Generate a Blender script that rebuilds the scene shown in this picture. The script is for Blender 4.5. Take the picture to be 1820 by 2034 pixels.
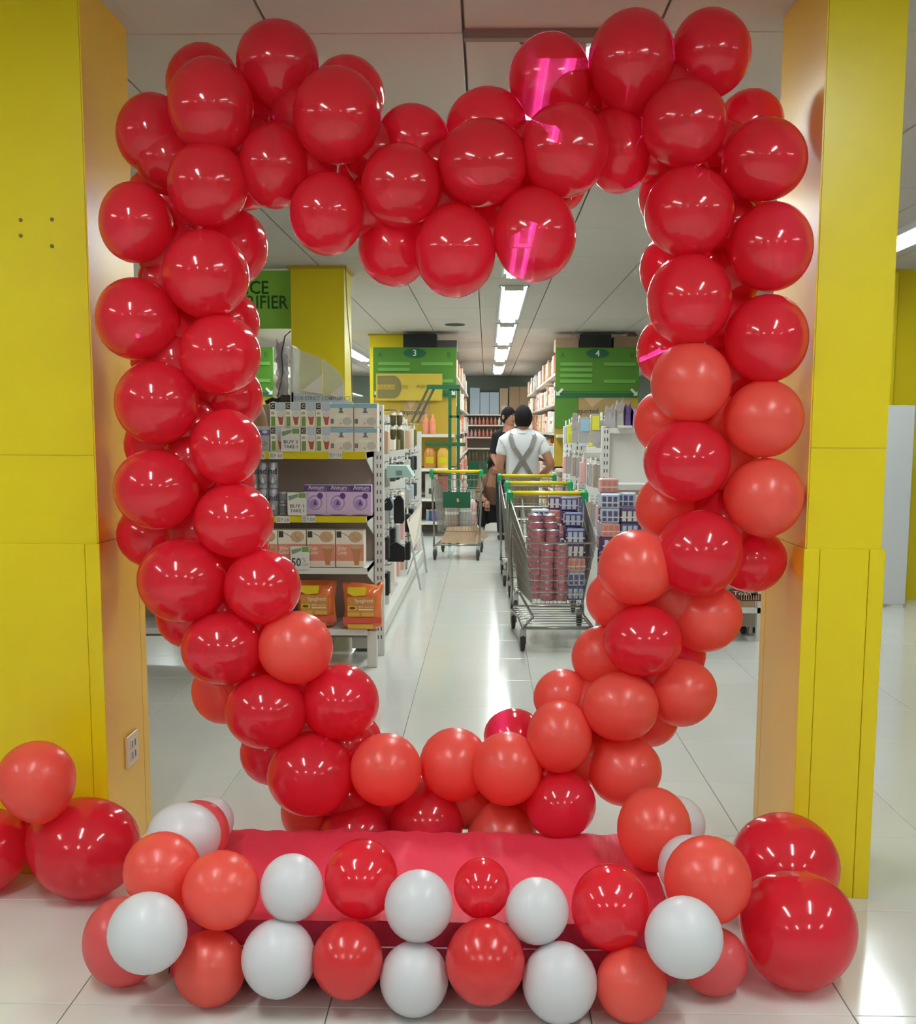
import bpy, math, random
from mathutils import Vector, Matrix
random.seed(7)
for o in list(bpy.data.objects): bpy.data.objects.remove(o)
C = bpy.context.scene.collection
S = bpy.context.scene

# ------------------------------------------------------------------ camera
F, PITCH, YAW, ROLL, PY, H = 2347.46, .1307, .0238, -.0036, 1160.9, 1.324
CEIL = 2.545
cy_, sy_ = math.cos(YAW), math.sin(YAW)
FW = Vector((-sy_*math.cos(PITCH), cy_*math.cos(PITCH), -math.sin(PITCH)))
R0 = Vector((cy_, sy_, 0)); D0 = FW.cross(R0)
RT = math.cos(ROLL)*R0+math.sin(ROLL)*D0
DN = -math.sin(ROLL)*R0+math.cos(ROLL)*D0
EYE = Vector((0, 0, H))
cam = bpy.data.cameras.new('camera'); co = bpy.data.objects.new('camera', cam); C.objects.link(co)
cam.sensor_fit = 'VERTICAL'; cam.sensor_height = 24; cam.lens = 24*F/2034
cam.shift_y = (PY-1017)/2034; cam.clip_end = 80; cam.clip_start = .05
m = Matrix((RT, -DN, -FW)).transposed().to_4x4(); m.translation = EYE
co.matrix_world = m
S.camera = co

def ray(px, py): return (px-910)/F*RT+(py-PY)/F*DN+FW
def at(px, py, Y):
    d = ray(px, py); return EYE+d*(Y/d.y)
def depth(p): return (p-EYE).dot(FW)
def onz(px, py, z=0):
    d = ray(px, py); return EYE+d*((z-H)/d.z)

# ------------------------------------------------------------------ world and exposure
w = bpy.data.worlds.new('world'); S.world = w; w.use_nodes = True
w.node_tree.nodes['Background'].inputs[0].default_value = (.9, .95, 1, 1)
w.node_tree.nodes['Background'].inputs[1].default_value = .3
S.view_settings.view_transform = 'Standard'; S.view_settings.look = 'None'
S.view_settings.exposure = 0.13; S.view_settings.gamma = 1; S.view_settings.use_curve_mapping = False
LAMP_W = 17.0          # watts per metre of ceiling light
LAMP_COL = (.93, 1, .98)

# ------------------------------------------------------------------ materials
def lin(c): return tuple((x/255/12.92 if x/255 <= .04045 else ((x/255+.055)/1.055)**2.4) for x in c)+(1,)
M = {}
def mat(name, rgb, rough=.5, spec=.5, metal=0, noise=0, nscale=8, bump=0, bscale=60, coat=0, emit=0, alpha=1, trans=0, stretch=None):
    if name in M: return M[name]
    mt = bpy.data.materials.new(name); mt.use_nodes = True; M[name] = mt
    nt = mt.node_tree; b = nt.nodes['Principled BSDF']; col = lin(rgb)
    b.inputs['Base Color'].default_value = col
    b.inputs['Roughness'].default_value = rough; b.inputs['Metallic'].default_value = metal
    b.inputs['Specular IOR Level'].default_value = spec; b.inputs['Coat Weight'].default_value = coat
    b.inputs['Coat Roughness'].default_value = .05
    b.inputs['Alpha'].default_value = alpha
    b.inputs['Transmission Weight'].default_value = trans
    tc = nt.nodes.new('ShaderNodeTexCoord')
    if noise:
        n = nt.nodes.new('ShaderNodeTexNoise'); n.inputs['Scale'].default_value = nscale; n.inputs['Detail'].default_value = 6
        nt.links.new(tc.outputs['Object'], n.inputs['Vector'])
        mx = nt.nodes.new('ShaderNodeMix'); mx.data_type = 'RGBA'
        mx.inputs[6].default_value = tuple(max(0, x*(1-noise)) for x in col[:3])+(1,)
        mx.inputs[7].default_value = tuple(min(1, x*(1+noise)) for x in col[:3])+(1,)
        nt.links.new(n.outputs['Fac'], mx.inputs[0]); nt.links.new(mx.outputs[2], b.inputs['Base Color'])
    if bump:
        n2 = nt.nodes.new('ShaderNodeTexNoise'); n2.inputs['Scale'].default_value = bscale; n2.inputs['Detail'].default_value = 4
        if stretch:
            mp = nt.nodes.new('ShaderNodeMapping'); mp.inputs['Scale'].default_value = stretch
            nt.links.new(tc.outputs['Object'], mp.inputs['Vector']); nt.links.new(mp.outputs[0], n2.inputs['Vector'])
        else: nt.links.new(tc.outputs['Object'], n2.inputs['Vector'])
        bp = nt.nodes.new('ShaderNodeBump'); bp.inputs['Strength'].default_value = bump; bp.inputs['Distance'].default_value = .01
        nt.links.new(n2.outputs['Fac'], bp.inputs['Height']); nt.links.new(bp.outputs[0], b.inputs['Normal'])
    if emit:
        b.inputs['Emission Color'].default_value = col; b.inputs['Emission Strength'].default_value = emit
    return mt
def balloon_mat(name, rgb, rough, clear, tint, transl, sheen=0):
    mt = bpy.data.materials.new(name); mt.use_nodes = True; M[name] = mt
    nt = mt.node_tree; b = nt.nodes['Principled BSDF']; out = nt.nodes['Material Output']
    col = lin(rgb)
    b.inputs['Base Color'].default_value = col; b.inputs['Roughness'].default_value = rough
    b.inputs['Specular IOR Level'].default_value = .6
    b.inputs['Coat Weight'].default_value = .9 if rough < .2 else .3; b.inputs['Coat Roughness'].default_value = .06 if rough < .2 else .18
    tl = nt.nodes.new('ShaderNodeBsdfTranslucent'); tl.inputs[0].default_value = col
    m1 = nt.nodes.new('ShaderNodeMixShader'); m1.inputs[0].default_value = transl
    nt.links.new(b.outputs[0], m1.inputs[1]); nt.links.new(tl.outputs[0], m1.inputs[2])
    last = m1
    if clear:
        tr = nt.nodes.new('ShaderNodeBsdfTransparent'); tr.inputs[0].default_value = tint
        m2 = nt.nodes.new('ShaderNodeMixShader'); m2.inputs[0].default_value = clear
        nt.links.new(m1.outputs[0], m2.inputs[1]); nt.links.new(tr.outputs[0], m2.inputs[2]); last = m2
    nt.links.new(last.outputs[0], out.inputs[0])
    return mt
balloon_mat('balloon_red', (246, 50, 68), .14, .20, (1, .22, .55, 1), .36)
balloon_mat('balloon_coral', (255, 104, 90), .33, 0, (1, 1, 1, 1), .38)
balloon_mat('balloon_white', (232, 232, 236), .42, 0, (1, 1, 1, 1), .22)
balloon_mat('balloon_pink', (250, 112, 116), .3, .05, (1, .5, .5, 1), .38)
mat('tile', (224, 224, 218), .13, .5, noise=.035, nscale=3)
mat('grout', (120, 118, 112), .8)
mat('panel', (198, 190, 181), .75, .3, bump=.15, bscale=180)
mat('reveal', (142, 134, 126), .8)
mat('yellow', (228, 204, 10), .34, .5, noise=.03, nscale=2, bump=.05, bscale=30)
mat('yellow_reflection', (238, 190, 36), .30, .4, noise=.03, nscale=2)  # column yellow shifted to orange: reflected balloons put into the colour
mat('gap', (70, 52, 20), .8)
mat('white', (222, 220, 214), .4); mat('offwhite', (205, 200, 190), .5); mat('cream', (240, 230, 214), .5)
mat('steel', (150, 148, 142), .28, metal=.9); mat('lightgrey', (178, 178, 176), .45)
mat('dark', (34, 34, 36), .6); mat('darkgrey', (72, 70, 68), .6); mat('black', (16, 16, 18), .6)
mat('slot', (52, 48, 46), .8); mat('shelfgrey', (176, 158, 146), .6)
mat('fascia', (216, 198, 24), .35); mat('fascia_green', (206, 212, 70), .35)
mat('green', (76, 126, 30), .45); mat('dkgreen', (20, 92, 60), .4); mat('green_text', (34, 92, 26), .5)
mat('green_row', (106, 160, 66), .5); mat('plasticgreen', (24, 150, 92), .35); mat('plasticyellow', (222, 200, 30), .3)
mat('cardboard', (176, 146, 116), .8, noise=.08, nscale=14); mat('cardboard2', (196, 168, 138), .8, noise=.06, nscale=14)
mat('bluewhite', (190, 204, 218), .6, noise=.06, nscale=14)
mat('purple', (166, 140, 204), .4); mat('dkpurple', (92, 66, 132), .4); mat('lilac', (218, 190, 226), .4)
mat('blue', (150, 178, 206), .4); mat('sky', (150, 192, 214), .4); mat('navy', (92, 94, 136), .35); mat('deepviolet', (98, 76, 122), .2)
mat('salmon', (226, 140, 118), .45); mat('tan', (206, 166, 130), .5); mat('conebrown', (196, 132, 92), .5); mat('cupred', (196, 92, 72), .4)
mat('leafgreen', (128, 162, 86), .5); mat('paleblue', (196, 206, 222), .4); mat('violetblue', (112, 98, 190), .4)
mat('paleyellow', (244, 242, 224), .5); mat('ink', (60, 62, 64), .6); mat('inkgrey', (128, 128, 130), .6); mat('taggreen', (128, 150, 128), .5)
mat('bagorange', (238, 122, 56), .2, coat=.6, bump=.5, bscale=26); mat('bagred', (222, 84, 62), .25, coat=.5); mat('bagyellow', (232, 206, 30), .3, coat=.4)
mat('bagbrown', (212, 140, 60), .35, coat=.4); mat('baggold', (228, 176, 62), .35, coat=.4); mat('orange', (226, 132, 92), .4)
mat('can', (176, 176, 190), .25, metal=.5); mat('tinred', (196, 112, 122), .35, noise=.2, nscale=40); mat('tinlid', (190, 188, 190), .25, metal=.8)
mat('olive', (124, 112, 64), .5); mat('olivedark', (92, 84, 46), .4, coat=.4); mat('poster', (176, 146, 96), .6); mat('ochre', (186, 154, 42), .5)
mat('skin', (176, 122, 96), .55); mat('hair', (30, 28, 28), .9, .2, bump=.6, bscale=120); mat('shirt', (222, 224, 228), .8); mat('strap', (132, 126, 122), .8)
mat('khaki', (150, 130, 96), .85); mat('brownshirt', (128, 92, 70), .85); mat('blackcloth', (24, 22, 26), .9); mat('shoe', (214, 214, 216), .5)
mat('clear', (232, 234, 230), .12, alpha=.38); mat('clearbag', (186, 180, 180), .12, alpha=.6, bump=.6, bscale=30, coat=.5)
mat('yelbag', (226, 220, 60), .2, coat=.5, bump=.5, bscale=30); mat('acrylic', (216, 222, 206), .1, alpha=.55, coat=.5)
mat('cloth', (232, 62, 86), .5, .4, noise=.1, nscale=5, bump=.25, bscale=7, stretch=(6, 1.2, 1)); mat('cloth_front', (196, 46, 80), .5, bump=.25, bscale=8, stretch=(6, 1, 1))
mat('maroon', (104, 24, 36), .5); mat('outlet', (226, 206, 176), .4); mat('whitepanel', (214, 216, 218), .5)
mat('tube', (236, 250, 250), .4, emit=22); mat('reflector', (200, 206, 206), .3, metal=.3)
mat('wall', (214, 210, 200), .7); mat('rubber', (48, 46, 46), .6)
mat('wallgreen', (140, 150, 136), .7); mat('chocolate', (104, 58, 40), .5); mat('pinkprint', (222, 170, 166), .4, noise=.1, nscale=50)

# ------------------------------------------------------------------ mesh helpers
_tc = {}
def text_mesh(s, bold=0):
    k = (s, bold)
    if k not in _tc:
        cu = bpy.data.curves.new('t', 'FONT'); cu.body = s; cu.size = 1; cu.resolution_u = 2; cu.offset = bold
        o = bpy.data.objects.new('t', cu); C.objects.link(o)
        dg = bpy.context.evaluated_depsgraph_get()
        me = bpy.data.meshes.new_from_object(o.evaluated_get(dg))
        vs = [v.co.copy() for v in me.vertices]; fs = [tuple(p.vertices) for p in me.polygons]
        bpy.data.objects.remove(o); bpy.data.curves.remove(cu); bpy.data.meshes.remove(me)
        _tc[k] = (vs, fs)
    return _tc[k]

class MB:
    def __init__(s): s.v = []; s.f = []; s.m = []; s.mats = []; s.T = None; s.sm = []
    def mi(s, n):
        if n not in s.mats: s.mats.append(n)
        return s.mats.index(n)
    def add(s, vs, fs, mt, smooth=False):
        b = len(s.v); i = s.mi(mt)
        for v in vs:
            v = Vector(v); s.v.append(s.T @ v if s.T else v)
        for f in fs: s.f.append(tuple(b+k for k in f)); s.m.append(i); s.sm.append(smooth)
        return s
    def box(s, x0, x1, y0, y1, z0, z1, mt, bev=0):
        if bev:
            xs = sorted((x0, x1)); ys = sorted((y0, y1)); zs = sorted((z0, z1)); b = bev
            pts = []; rings = [(zs[0], b), (zs[0]+b, 0), (zs[1]-b, 0), (zs[1], b)]
            for z, d in rings:
                X0, X1, Y0, Y1 = xs[0]+d, xs[1]-d, ys[0]+d, ys[1]-d
                for p in ((X0+b, Y0), (X1-b, Y0), (X1, Y0+b), (X1, Y1-b), (X1-b, Y1), (X0+b, Y1), (X0, Y1-b), (X0, Y0+b)): pts.append((p[0], p[1], z))
            fs = [tuple(range(7, -1, -1)), tuple(range(24, 32))]
            for r in range(3):
                for k in range(8): fs.append((r*8+k, r*8+(k+1) % 8, r*8+8+(k+1) % 8, r*8+8+k))
            return s.add(pts, fs, mt)
        v = [(x, y, z) for z in (z0, z1) for y in (y0, y1) for x in (x0, x1)]
        return s.add(v, [(0, 2, 3, 1), (4, 5, 7, 6), (0, 1, 5, 4), (2, 6, 7, 3), (0, 4, 6, 2), (1, 3, 7, 5)], mt)
    def quad(s, x0, x1, z0, z1, y, mt): return s.add([(x0, y, z0), (x1, y, z0), (x1, y, z1), (x0, y, z1)], [(0, 1, 2, 3)], mt)
    def poly(s, pts, y, mt): return s.add([(p[0], y, p[1]) for p in pts], [tuple(range(len(pts)))], mt)
    def ell(s, cx, cz, rx, rz, y, mt, n=20): return s.poly([(cx+rx*math.cos(2*math.pi*k/n), cz+rz*math.sin(2*math.pi*k/n)) for k in range(n)], y, mt)
    def prism(s, pts, y0, y1, mt):
        n = len(pts); v = [(p[0], y0, p[1]) for p in pts]+[(p[0], y1, p[1]) for p in pts]
        return s.add(v, [tuple(range(n)), tuple(range(2*n-1, n-1, -1))]+[(k, k+n, (k+1) % n+n, (k+1) % n) for k in range(n)], mt)
    def tube(s, pts, r, mt, n=6, closed=False, taper=None):
        pts = [Vector(p) for p in pts]; N = len(pts); vs = []; fs = []
        for i, p in enumerate(pts):
            if closed: d = pts[(i+1) % N]-pts[i-1]
            else: d = pts[min(i+1, N-1)]-pts[max(i-1, 0)]
            d.normalize(); up = Vector((0, 0, 1)) if abs(d.z) < .9 else Vector((0, 1, 0))
            a = d.cross(up).normalized(); b = d.cross(a)
            rr = taper[i] if taper else r
            for k in range(n):
                t = 2*math.pi*k/n; vs.append(p+a*(rr*math.cos(t))+b*(rr*math.sin(t)))
        for i in range(N if closed else N-1):
            for k in range(n): j = (i+1) % N; fs.append((i*n+k, i*n+(k+1) % n, j*n+(k+1) % n, j*n+k))
        if not closed: fs += [tuple(range(n-1, -1, -1)), tuple((N-1)*n+k for k in range(n))]
        return s.add(vs, fs, mt, n > 6)
    def lathe(s, prof, c, mt, n=16, axis=(0, 0, 1), sc=(1, 1, 1)):
        ax = Vector(axis).normalized(); up = Vector((0, 1, 0)) if abs(ax.y) < .9 else Vector((1, 0, 0))
        a = ax.cross(up).normalized(); b = ax.cross(a); c = Vector(c); vs = []; fs = []; P = len(prof)
        for z, r in prof:
            for k in range(n):
                t = 2*math.pi*k/n; q = ax*z+a*(max(r, 1e-5)*math.cos(t))+b*(max(r, 1e-5)*math.sin(t))
                vs.append(c+Vector((q.x*sc[0], q.y*sc[1], q.z*sc[2])))
        for i in range(P-1):
            for k in range(n): fs.append((i*n+k, i*n+(k+1) % n, (i+1)*n+(k+1) % n, (i+1)*n+k))
        return s.add(vs, fs, mt, True)
    def sph(s, c, r, mt, n=14, m=9):
        if not hasattr(r, '__len__'): r = (r, r, r)
        return s.lathe([(-math.cos(math.pi*i/m), math.sin(math.pi*i/m)) for i in range(m+1)], c, mt, n, sc=r)
    def text(s, t, x, z, y, size, mt, align='L', w=None, bold=0, face=None):
        vs, fs = text_mesh(t, bold)
        if not vs: return s
        x0 = min(v.x for v in vs); x1 = max(v.x for v in vs); k = size; kx = size
        if w: kx = w/(x1-x0)
        off = {'L': -x0, 'C': -(x0+x1)/2, 'R': -x1}[align]
        if face == 'X':   # lettering on a face looking along -x
            return s.add([(y, x-(v.x+off)*kx, z+v.y*k) for v in vs], fs, mt)
        return s.add([(x+(v.x+off)*kx, y, z+v.y*k) for v in vs], fs, mt)
    def mesh(s, name, L=None):
        me = bpy.data.meshes.new(name); L = L or Vector((0, 0, 0))
        me.from_pydata([tuple(v-L) for v in s.v], [], s.f)
        for n in s.mats: me.materials.append(M[n])
        me.polygons.foreach_set('material_index', s.m); me.polygons.foreach_set('use_smooth', s.sm); me.update()
        return me
    def build(s, name, parent=None, label=None, cat=None, group=None, kind=None, loc=None):
        """loc: world origin of the mesh; with a parent the vertices are in world coordinates unless parent['local']"""
        L = Vector(loc) if loc is not None else (parent_world(parent) if parent else Vector((0, 0, 0)))
        o = bpy.data.objects.new(name, s.mesh(name, L)); C.objects.link(o)
        if parent: o.parent = parent
        if loc is not None: o.location = L-(parent_world(parent) if parent else Vector((0, 0, 0)))
        tag(o, label, cat, group, kind); return o
def parent_world(p):
    L = Vector((0, 0, 0))
    while p: L += p.location; p = p.parent
    return L
def tag(o, label=None, cat=None, group=None, kind=None):
    if label: o['label'] = label
    if cat: o['category'] = cat
    if group: o['group'] = group
    if kind: o['kind'] = kind
    return o
def thing(name, label, cat, loc=(0, 0, 0), group=None, kind=None):
    o = bpy.data.objects.new(name, None); C.objects.link(o); o.location = loc; o.empty_display_size = .05
    return tag(o, label, cat, group, kind)
def children(o): return [c for c in bpy.data.objects if c.parent == o]
def copy_tree(o, loc=None, rz=None, label=None, group=None, kids=None, sc=None):
    kids = kids if kids is not None else {p: [c for c in bpy.data.objects if c.parent == p] for p in [o]+children(o)}
    r = o.copy(); C.objects.link(r)
    if loc is not None: r.location = loc
    if rz is not None: r.rotation_euler = (0, 0, rz)
    if sc is not None: r.scale = sc
    if label: r['label'] = label
    if group: r['group'] = group
    for c in kids.get(o, []):
        d = c.copy(); C.objects.link(d); d.parent = r
        for g in kids.get(c, []):
            e = g.copy(); C.objects.link(e); e.parent = d
    return r
ORD = ['first', 'second', 'third', 'fourth', 'fifth', 'sixth', 'seventh', 'eighth', 'ninth', 'tenth', 'eleventh', 'twelfth', 'thirteenth', 'fourteenth', 'fifteenth', 'sixteenth']
def nth(i, n):
    return 'leftmost' if i == 0 else ('rightmost' if i == n-1 else ORD[i]+' from the left')

# ------------------------------------------------------------------ floor of single tiles
fl = thing('floor', None, None, (0, 0, 0), kind='structure')
MB().box(-8, 8, -5.6, 28.6, -.05, -.004, 'grout').build('floor_bed', fl)
TX, TY = -.9554, 2.5676
def tile_mb(x, y, s=.5975):
    b = MB(); e = .0015
    v = [(0, 0, 0), (s, 0, 0), (s, s, 0), (0, s, 0), (e, e, .0), (s-e, e, .0), (s-e, s-e, .0), (e, s-e, .0), (0, 0, -.01), (s, 0, -.01), (s, s, -.01), (0, s, -.01)]
    v = [(p[0], p[1], p[2]-.001) if i < 4 else p for i, p in enumerate(v)]
    b.add([(p[0]+x, p[1]+y, p[2]) for p in v], [(4, 5, 6, 7), (0, 1, 5, 4), (1, 2, 6, 5), (2, 3, 7, 6), (3, 0, 4, 7), (8, 9, 1, 0), (9, 10, 2, 1), (10, 11, 3, 2), (11, 8, 0, 3)], 'tile'); return b
tm = tile_mb(.00125, .00125).mesh('tile')
cells = []
for i in range(-12, 14):
    for j in range(-13, 43):
        x, y = TX+.6*i, TY+.6*j
        vis = y > 1 and -.47*(y+.6)-.6 < x < .42*(y+.6)+.1
        cells.append((not vis, y*y+x*x, x, y))
cells.sort(); rest = MB()
for k, (nv, d, x, y) in enumerate(cells):
    if k < 290 and not nv:
        o = bpy.data.objects.new('tile', tm); C.objects.link(o); o.parent = fl; o.location = (x, y, 0)
    else:
        q = tile_mb(x+.00125, y+.00125); rest.add(q.v, q.f, 'tile')
rest.build('tile_field', fl, kind='stuff')

# ------------------------------------------------------------------ ceiling of single panels
fixtures = []
for x in (.225, 2.64, -2.16, -4.56):
    for a, b_ in ((3.93, 5.13), (6.35, 9.55), (10.33, 13.45), (14.0, 17.0), (17.85, 21.1), (22.7, 25.9)):
        if x != .225 and a < 5 or x < 0 and a < 10: continue
        if x == -4.56 and a < 14: continue
        if x == 2.64 and 9 < a < 17: continue
        if x == 2.64 and a == 6.35: a, b_ = 7.15, 8.35
        fixtures.append((x, a, b_))
for x in (-3.5, -1.05, 1.2, 3.75):
    for a, b_ in ((.8, 2.2), (-2.6, -1.2)): fixtures.append((x, a, b_))
ce = thing('ceiling', None, None, (0, 0, CEIL), kind='structure')
MB().box(-8, 8, -5.6, 28.6, CEIL+.03, CEIL+.08, 'reveal').build('ceiling_deck', ce)
CX, CY_, CWX, CWY = -.0807, 3.8655, .6, 1.2
def panel_mb():
    g = .007; b = MB(); x1, y1 = CWX-g, CWY-g*.6
    b.box(g, x1, g*.6, y1, 0, .03, 'panel'); return b
pm = MB().box(.004, CWX-.004, .003, CWY-.003, 0, .03, 'panel', bev=.003).mesh('ceiling_panel')
cells = []
for i in range(-13, 13):
    for j in range(-8, 21):
        x, y = CX+CWX*i, CY_+CWY*j
        vis = y > 2.4 and -.47*(y+1.2)-.6 < x < .42*(y+1.2)+.1
        cells.append((not vis, y*y+x*x, x, y))
cells.sort(); rest = MB()
for k, (nv, d, x, y) in enumerate(cells):
    if k < 290 and not nv:
        o = bpy.data.objects.new('ceiling_panel', pm); C.objects.link(o); o.parent = ce; o.location = (x, y, 0)
    else: rest.box(x+.007, x+CWX-.007, y+.004, y+CWY-.004, CEIL, CEIL+.03, 'panel')
rest.build('ceiling_panel_field', ce, kind='stuff')
MB().box(CX, CX+.46, 3.825, 3.862, CEIL-.028, CEIL, 'reveal').build('trim_1', kind='structure')
MB().box(-1.118, -1.085, 3.2, 3.83, CEIL-.004, CEIL, 'panel').build('trim_2', kind='structure')

# ------------------------------------------------------------------ walls
MB().box(-8, 8, 28.0, 28.2, 0, CEIL, 'wallgreen').build('wall_back', kind='structure')
MB().box(-8, 8, -5.2, -5.0, 0, CEIL, 'wall').build('wall_front', kind='structure')
MB().box(-7.4, -7.2, -5, 28, 0, CEIL, 'wall').build('wall_left', kind='structure')
MB().box(7.2, 7.4, -5, 28, 0, CEIL, 'wall').build('wall_right', kind='structure')
wr = MB().box(3.115, 5.2, 9.36, 9.7, 0, CEIL, 'yellow').build('wall_yellow', kind='structure')
wc = MB().box(3.10, 3.135, 9.30, 9.37, 0, CEIL-.02, 'yellow', bev=.008).build('corner_trim', wr)
wp = thing('standing_panel', 'tall narrow grey-white panel standing against the far yellow wall beyond the right column', 'panel', (3.02, 8.97, 0))
MB().box(2.86, 3.175, 8.93, 8.97, .02, 1.51, 'whitepanel', bev=.004).build('board', wp)
MB().box(2.90, 2.98, 8.90, 9.02, 0, .02, 'white').box(3.07, 3.15, 8.90, 9.02, 0, .02, 'white').build('foot', wp)

# ------------------------------------------------------------------ columns at the entrance
def column(name, label, x0, x1, y0, y1, zc, inner):
    L = ((x0+x1)/2, (y0+y1)/2, 0); t = thing(name, label, 'column', L)
    b = MB().box(x0+.001, x1-.001, y0, y1, 0, CEIL-.001, 'yellow')
    b.build('shaft', t)
    e = .008; c = .036
    side = x1 if inner == 'R' else x0
    sg = 1 if inner == 'R' else -1
    b = MB().box(x0+(c if inner == 'L' or True else 0), x1-c, y0-e, y0, 0, zc, 'yellow', bev=.0015).build('cladding_panel', t)
    MB().box(x0-e, x0+c-.0012, y0-e-.001, y0-.0005, 0, zc, 'yellow', bev=.0015).build('corner_trim', t)
    MB().box(x1-c+.0012, x1+e, y0-e-.001, y0-.0005, 0, zc, 'yellow', bev=.0015).build('corner_trim', t)
    # glossy inner face: sheet above, sheet below, balloon reflection in their colour, dark open joint near the back edge
    xa, xb = (side, side+sg*.004)
    MB().box(xa, xb, y0, y1, zc+.002, CEIL-.001, 'yellow_reflection').build('side_sheet', t)
    MB().box(xa, xa+sg*.007, y0, y1-.062, 0, zc, 'yellow_reflection').build('side_sheet', t)
    MB().box(xa, xa+sg*.007, y1-.058, y1, 0, zc, 'yellow_reflection').build('side_sheet', t)
    MB().box(xa, xa+sg*.003, y1-.064, y1-.056, 0, zc, 'gap').build('joint', t)
    return t
zc = at(205, 1080, 3.37).z
cl = column('column', 'wide yellow column left of the balloon heart with a socket plate low on its side', -2.1, -1.122, 3.372, 3.80, zc, 'R')
cr = column('column', 'narrow yellow column right of the balloon heart with two large red balloons at its foot', .882, 1.088, 3.262, 3.74, at(1590, 1090, 3.262).z, 'L')
for px, py in ((41, 437), (41, 468), (103, 436), (103, 489)):
    p = at(px, py, 3.371); MB().lathe([(0, .0001), (0, .0055), (.003, .0045), (.003, .0001)], (p.x, p.y, p.z), 'olive', 10, axis=(0, -1, 0)).build('screw_hole', cl)
p = at(0, 904, 3.372); MB().box(-2.1, -1.123, 3.3705, 3.372, p.z, p.z+.0015, 'ochre').build('seam', cl)
p = at(1600, 890, 3.262); MB().box(.883, 1.087, 3.2605, 3.262, p.z, p.z+.0015, 'ochre').build('seam', cr)
# socket plate on the side of the left column
d1 = ray(247, 1465); t1 = (-1.115)/d1.x; a1 = EYE+d1*t1
d2 = ray(271, 1508); t2 = (-1.115)/d2.x; a2 = EYE+d2*t2
so = thing('wall_socket', 'cream socket plate low on the side of the left yellow column', 'socket', (-1.115, (a1.y+a2.y)/2, a2.z))
ya, yb, za, zb = min(a1.y, a2.y), max(a1.y, a2.y), a2.z, a1.z
MB().box(-1.115, -1.106, ya, yb, za, zb, 'outlet', bev=.003).build('plate', so)
for k in range(2):
    z0 = za+(zb-za)*(.18+.36*k); z1 = z0+(zb-za)*.28
    MB().box(-1.106, -1.1035, ya+(yb-ya)*.25, ya+(yb-ya)*.75, z0, z1, 'offwhite').box(-1.1035, -1.103, ya+(yb-ya)*.35, ya+(yb-ya)*.4, z0+.004, z1-.004, 'ink').box(-1.1035, -1.103, ya+(yb-ya)*.6, ya+(yb-ya)*.65, z0+.004, z1-.004, 'ink').build('outlet', so)

# ------------------------------------------------------------------ ceiling lights
nf = {}
def fixture(x, a, b):
    L = b-a; row = {.225: 'over the middle aisle', 2.64: 'beyond the right column', -2.16: 'behind the inner yellow columns', -4.56: 'over the far left aisles'}.get(x, 'over the lobby before the balloon heart, out of the picture')
    k = nf.get(x, 0); nf[x] = k+1
    t = thing('ceiling_light', 'twin-tube ceiling light %s, %s one from the entrance' % (row, ORD[k]), 'ceiling light', (x, (a+b)/2, CEIL), 'fluorescent ceiling lights')
    if 'lobby' in row: t['label'] = 'twin-tube fluorescent ceiling light over the lobby, %s in its row' % ORD[k]
    mb = MB(); w = .125
    mb.box(x-w, x+w, a, b, CEIL-.012, CEIL-.001, 'reflector')
    mb.prism([(x-w-.012, CEIL-.001), (x-w, CEIL-.001), (x-w+.02, CEIL-.03), (x-w+.008, CEIL-.03)], a, b, 'reflector')
    mb.prism([(x+w, CEIL-.001), (x+w+.012, CEIL-.001), (x+w-.008, CEIL-.03), (x+w-.02, CEIL-.03)], a, b, 'reflector')
    mb.build('housing', t)
    n = max(1, round(L/1.5)); seg = L/n
    for s in (-1, 1):
        for q in range(n):
            mb = MB().tube([(x+s*.045, a+q*seg+.04, CEIL-.035), (x+s*.045, a+(q+1)*seg-.04, CEIL-.035)], .013, 'tube', 8); mb.build('tube', t)
    for q in range(n+1):
        yy = min(max(a+q*seg, a+.02), b-.02); MB().box(x-.08, x+.08, yy-.02, yy+.02, CEIL-.045, CEIL-.012, 'white').build('lamp_holder', t)
    la = bpy.data.lights.new('lamp', 'AREA'); la.shape = 'RECTANGLE'; la.size = .1; la.size_y = L-.1
    la.energy = LAMP_W*L; la.color = LAMP_COL
    lo = bpy.data.objects.new('lamp', la); C.objects.link(lo); lo.parent = t; lo.location = (0, 0, -.022)
for f_ in fixtures: fixture(*f_)
p = onz(904, 644, CEIL)
v = thing('ceiling_vent', 'small dark round vent flush in the ceiling near the aisle lights', 'vent', (p.x, p.y, CEIL))
mb = MB()
for r in (.11, .075, .04): mb.lathe([(0, r+.012), (-.012, r+.006), (-.012, r-.006), (0, r-.01)], (p.x, p.y, CEIL), 'darkgrey', 20)
mb.build('ring', v); MB().lathe([(-.002, .0001), (-.002, .12)], (p.x, p.y, CEIL), 'dark', 20).build('backing', v)

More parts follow.
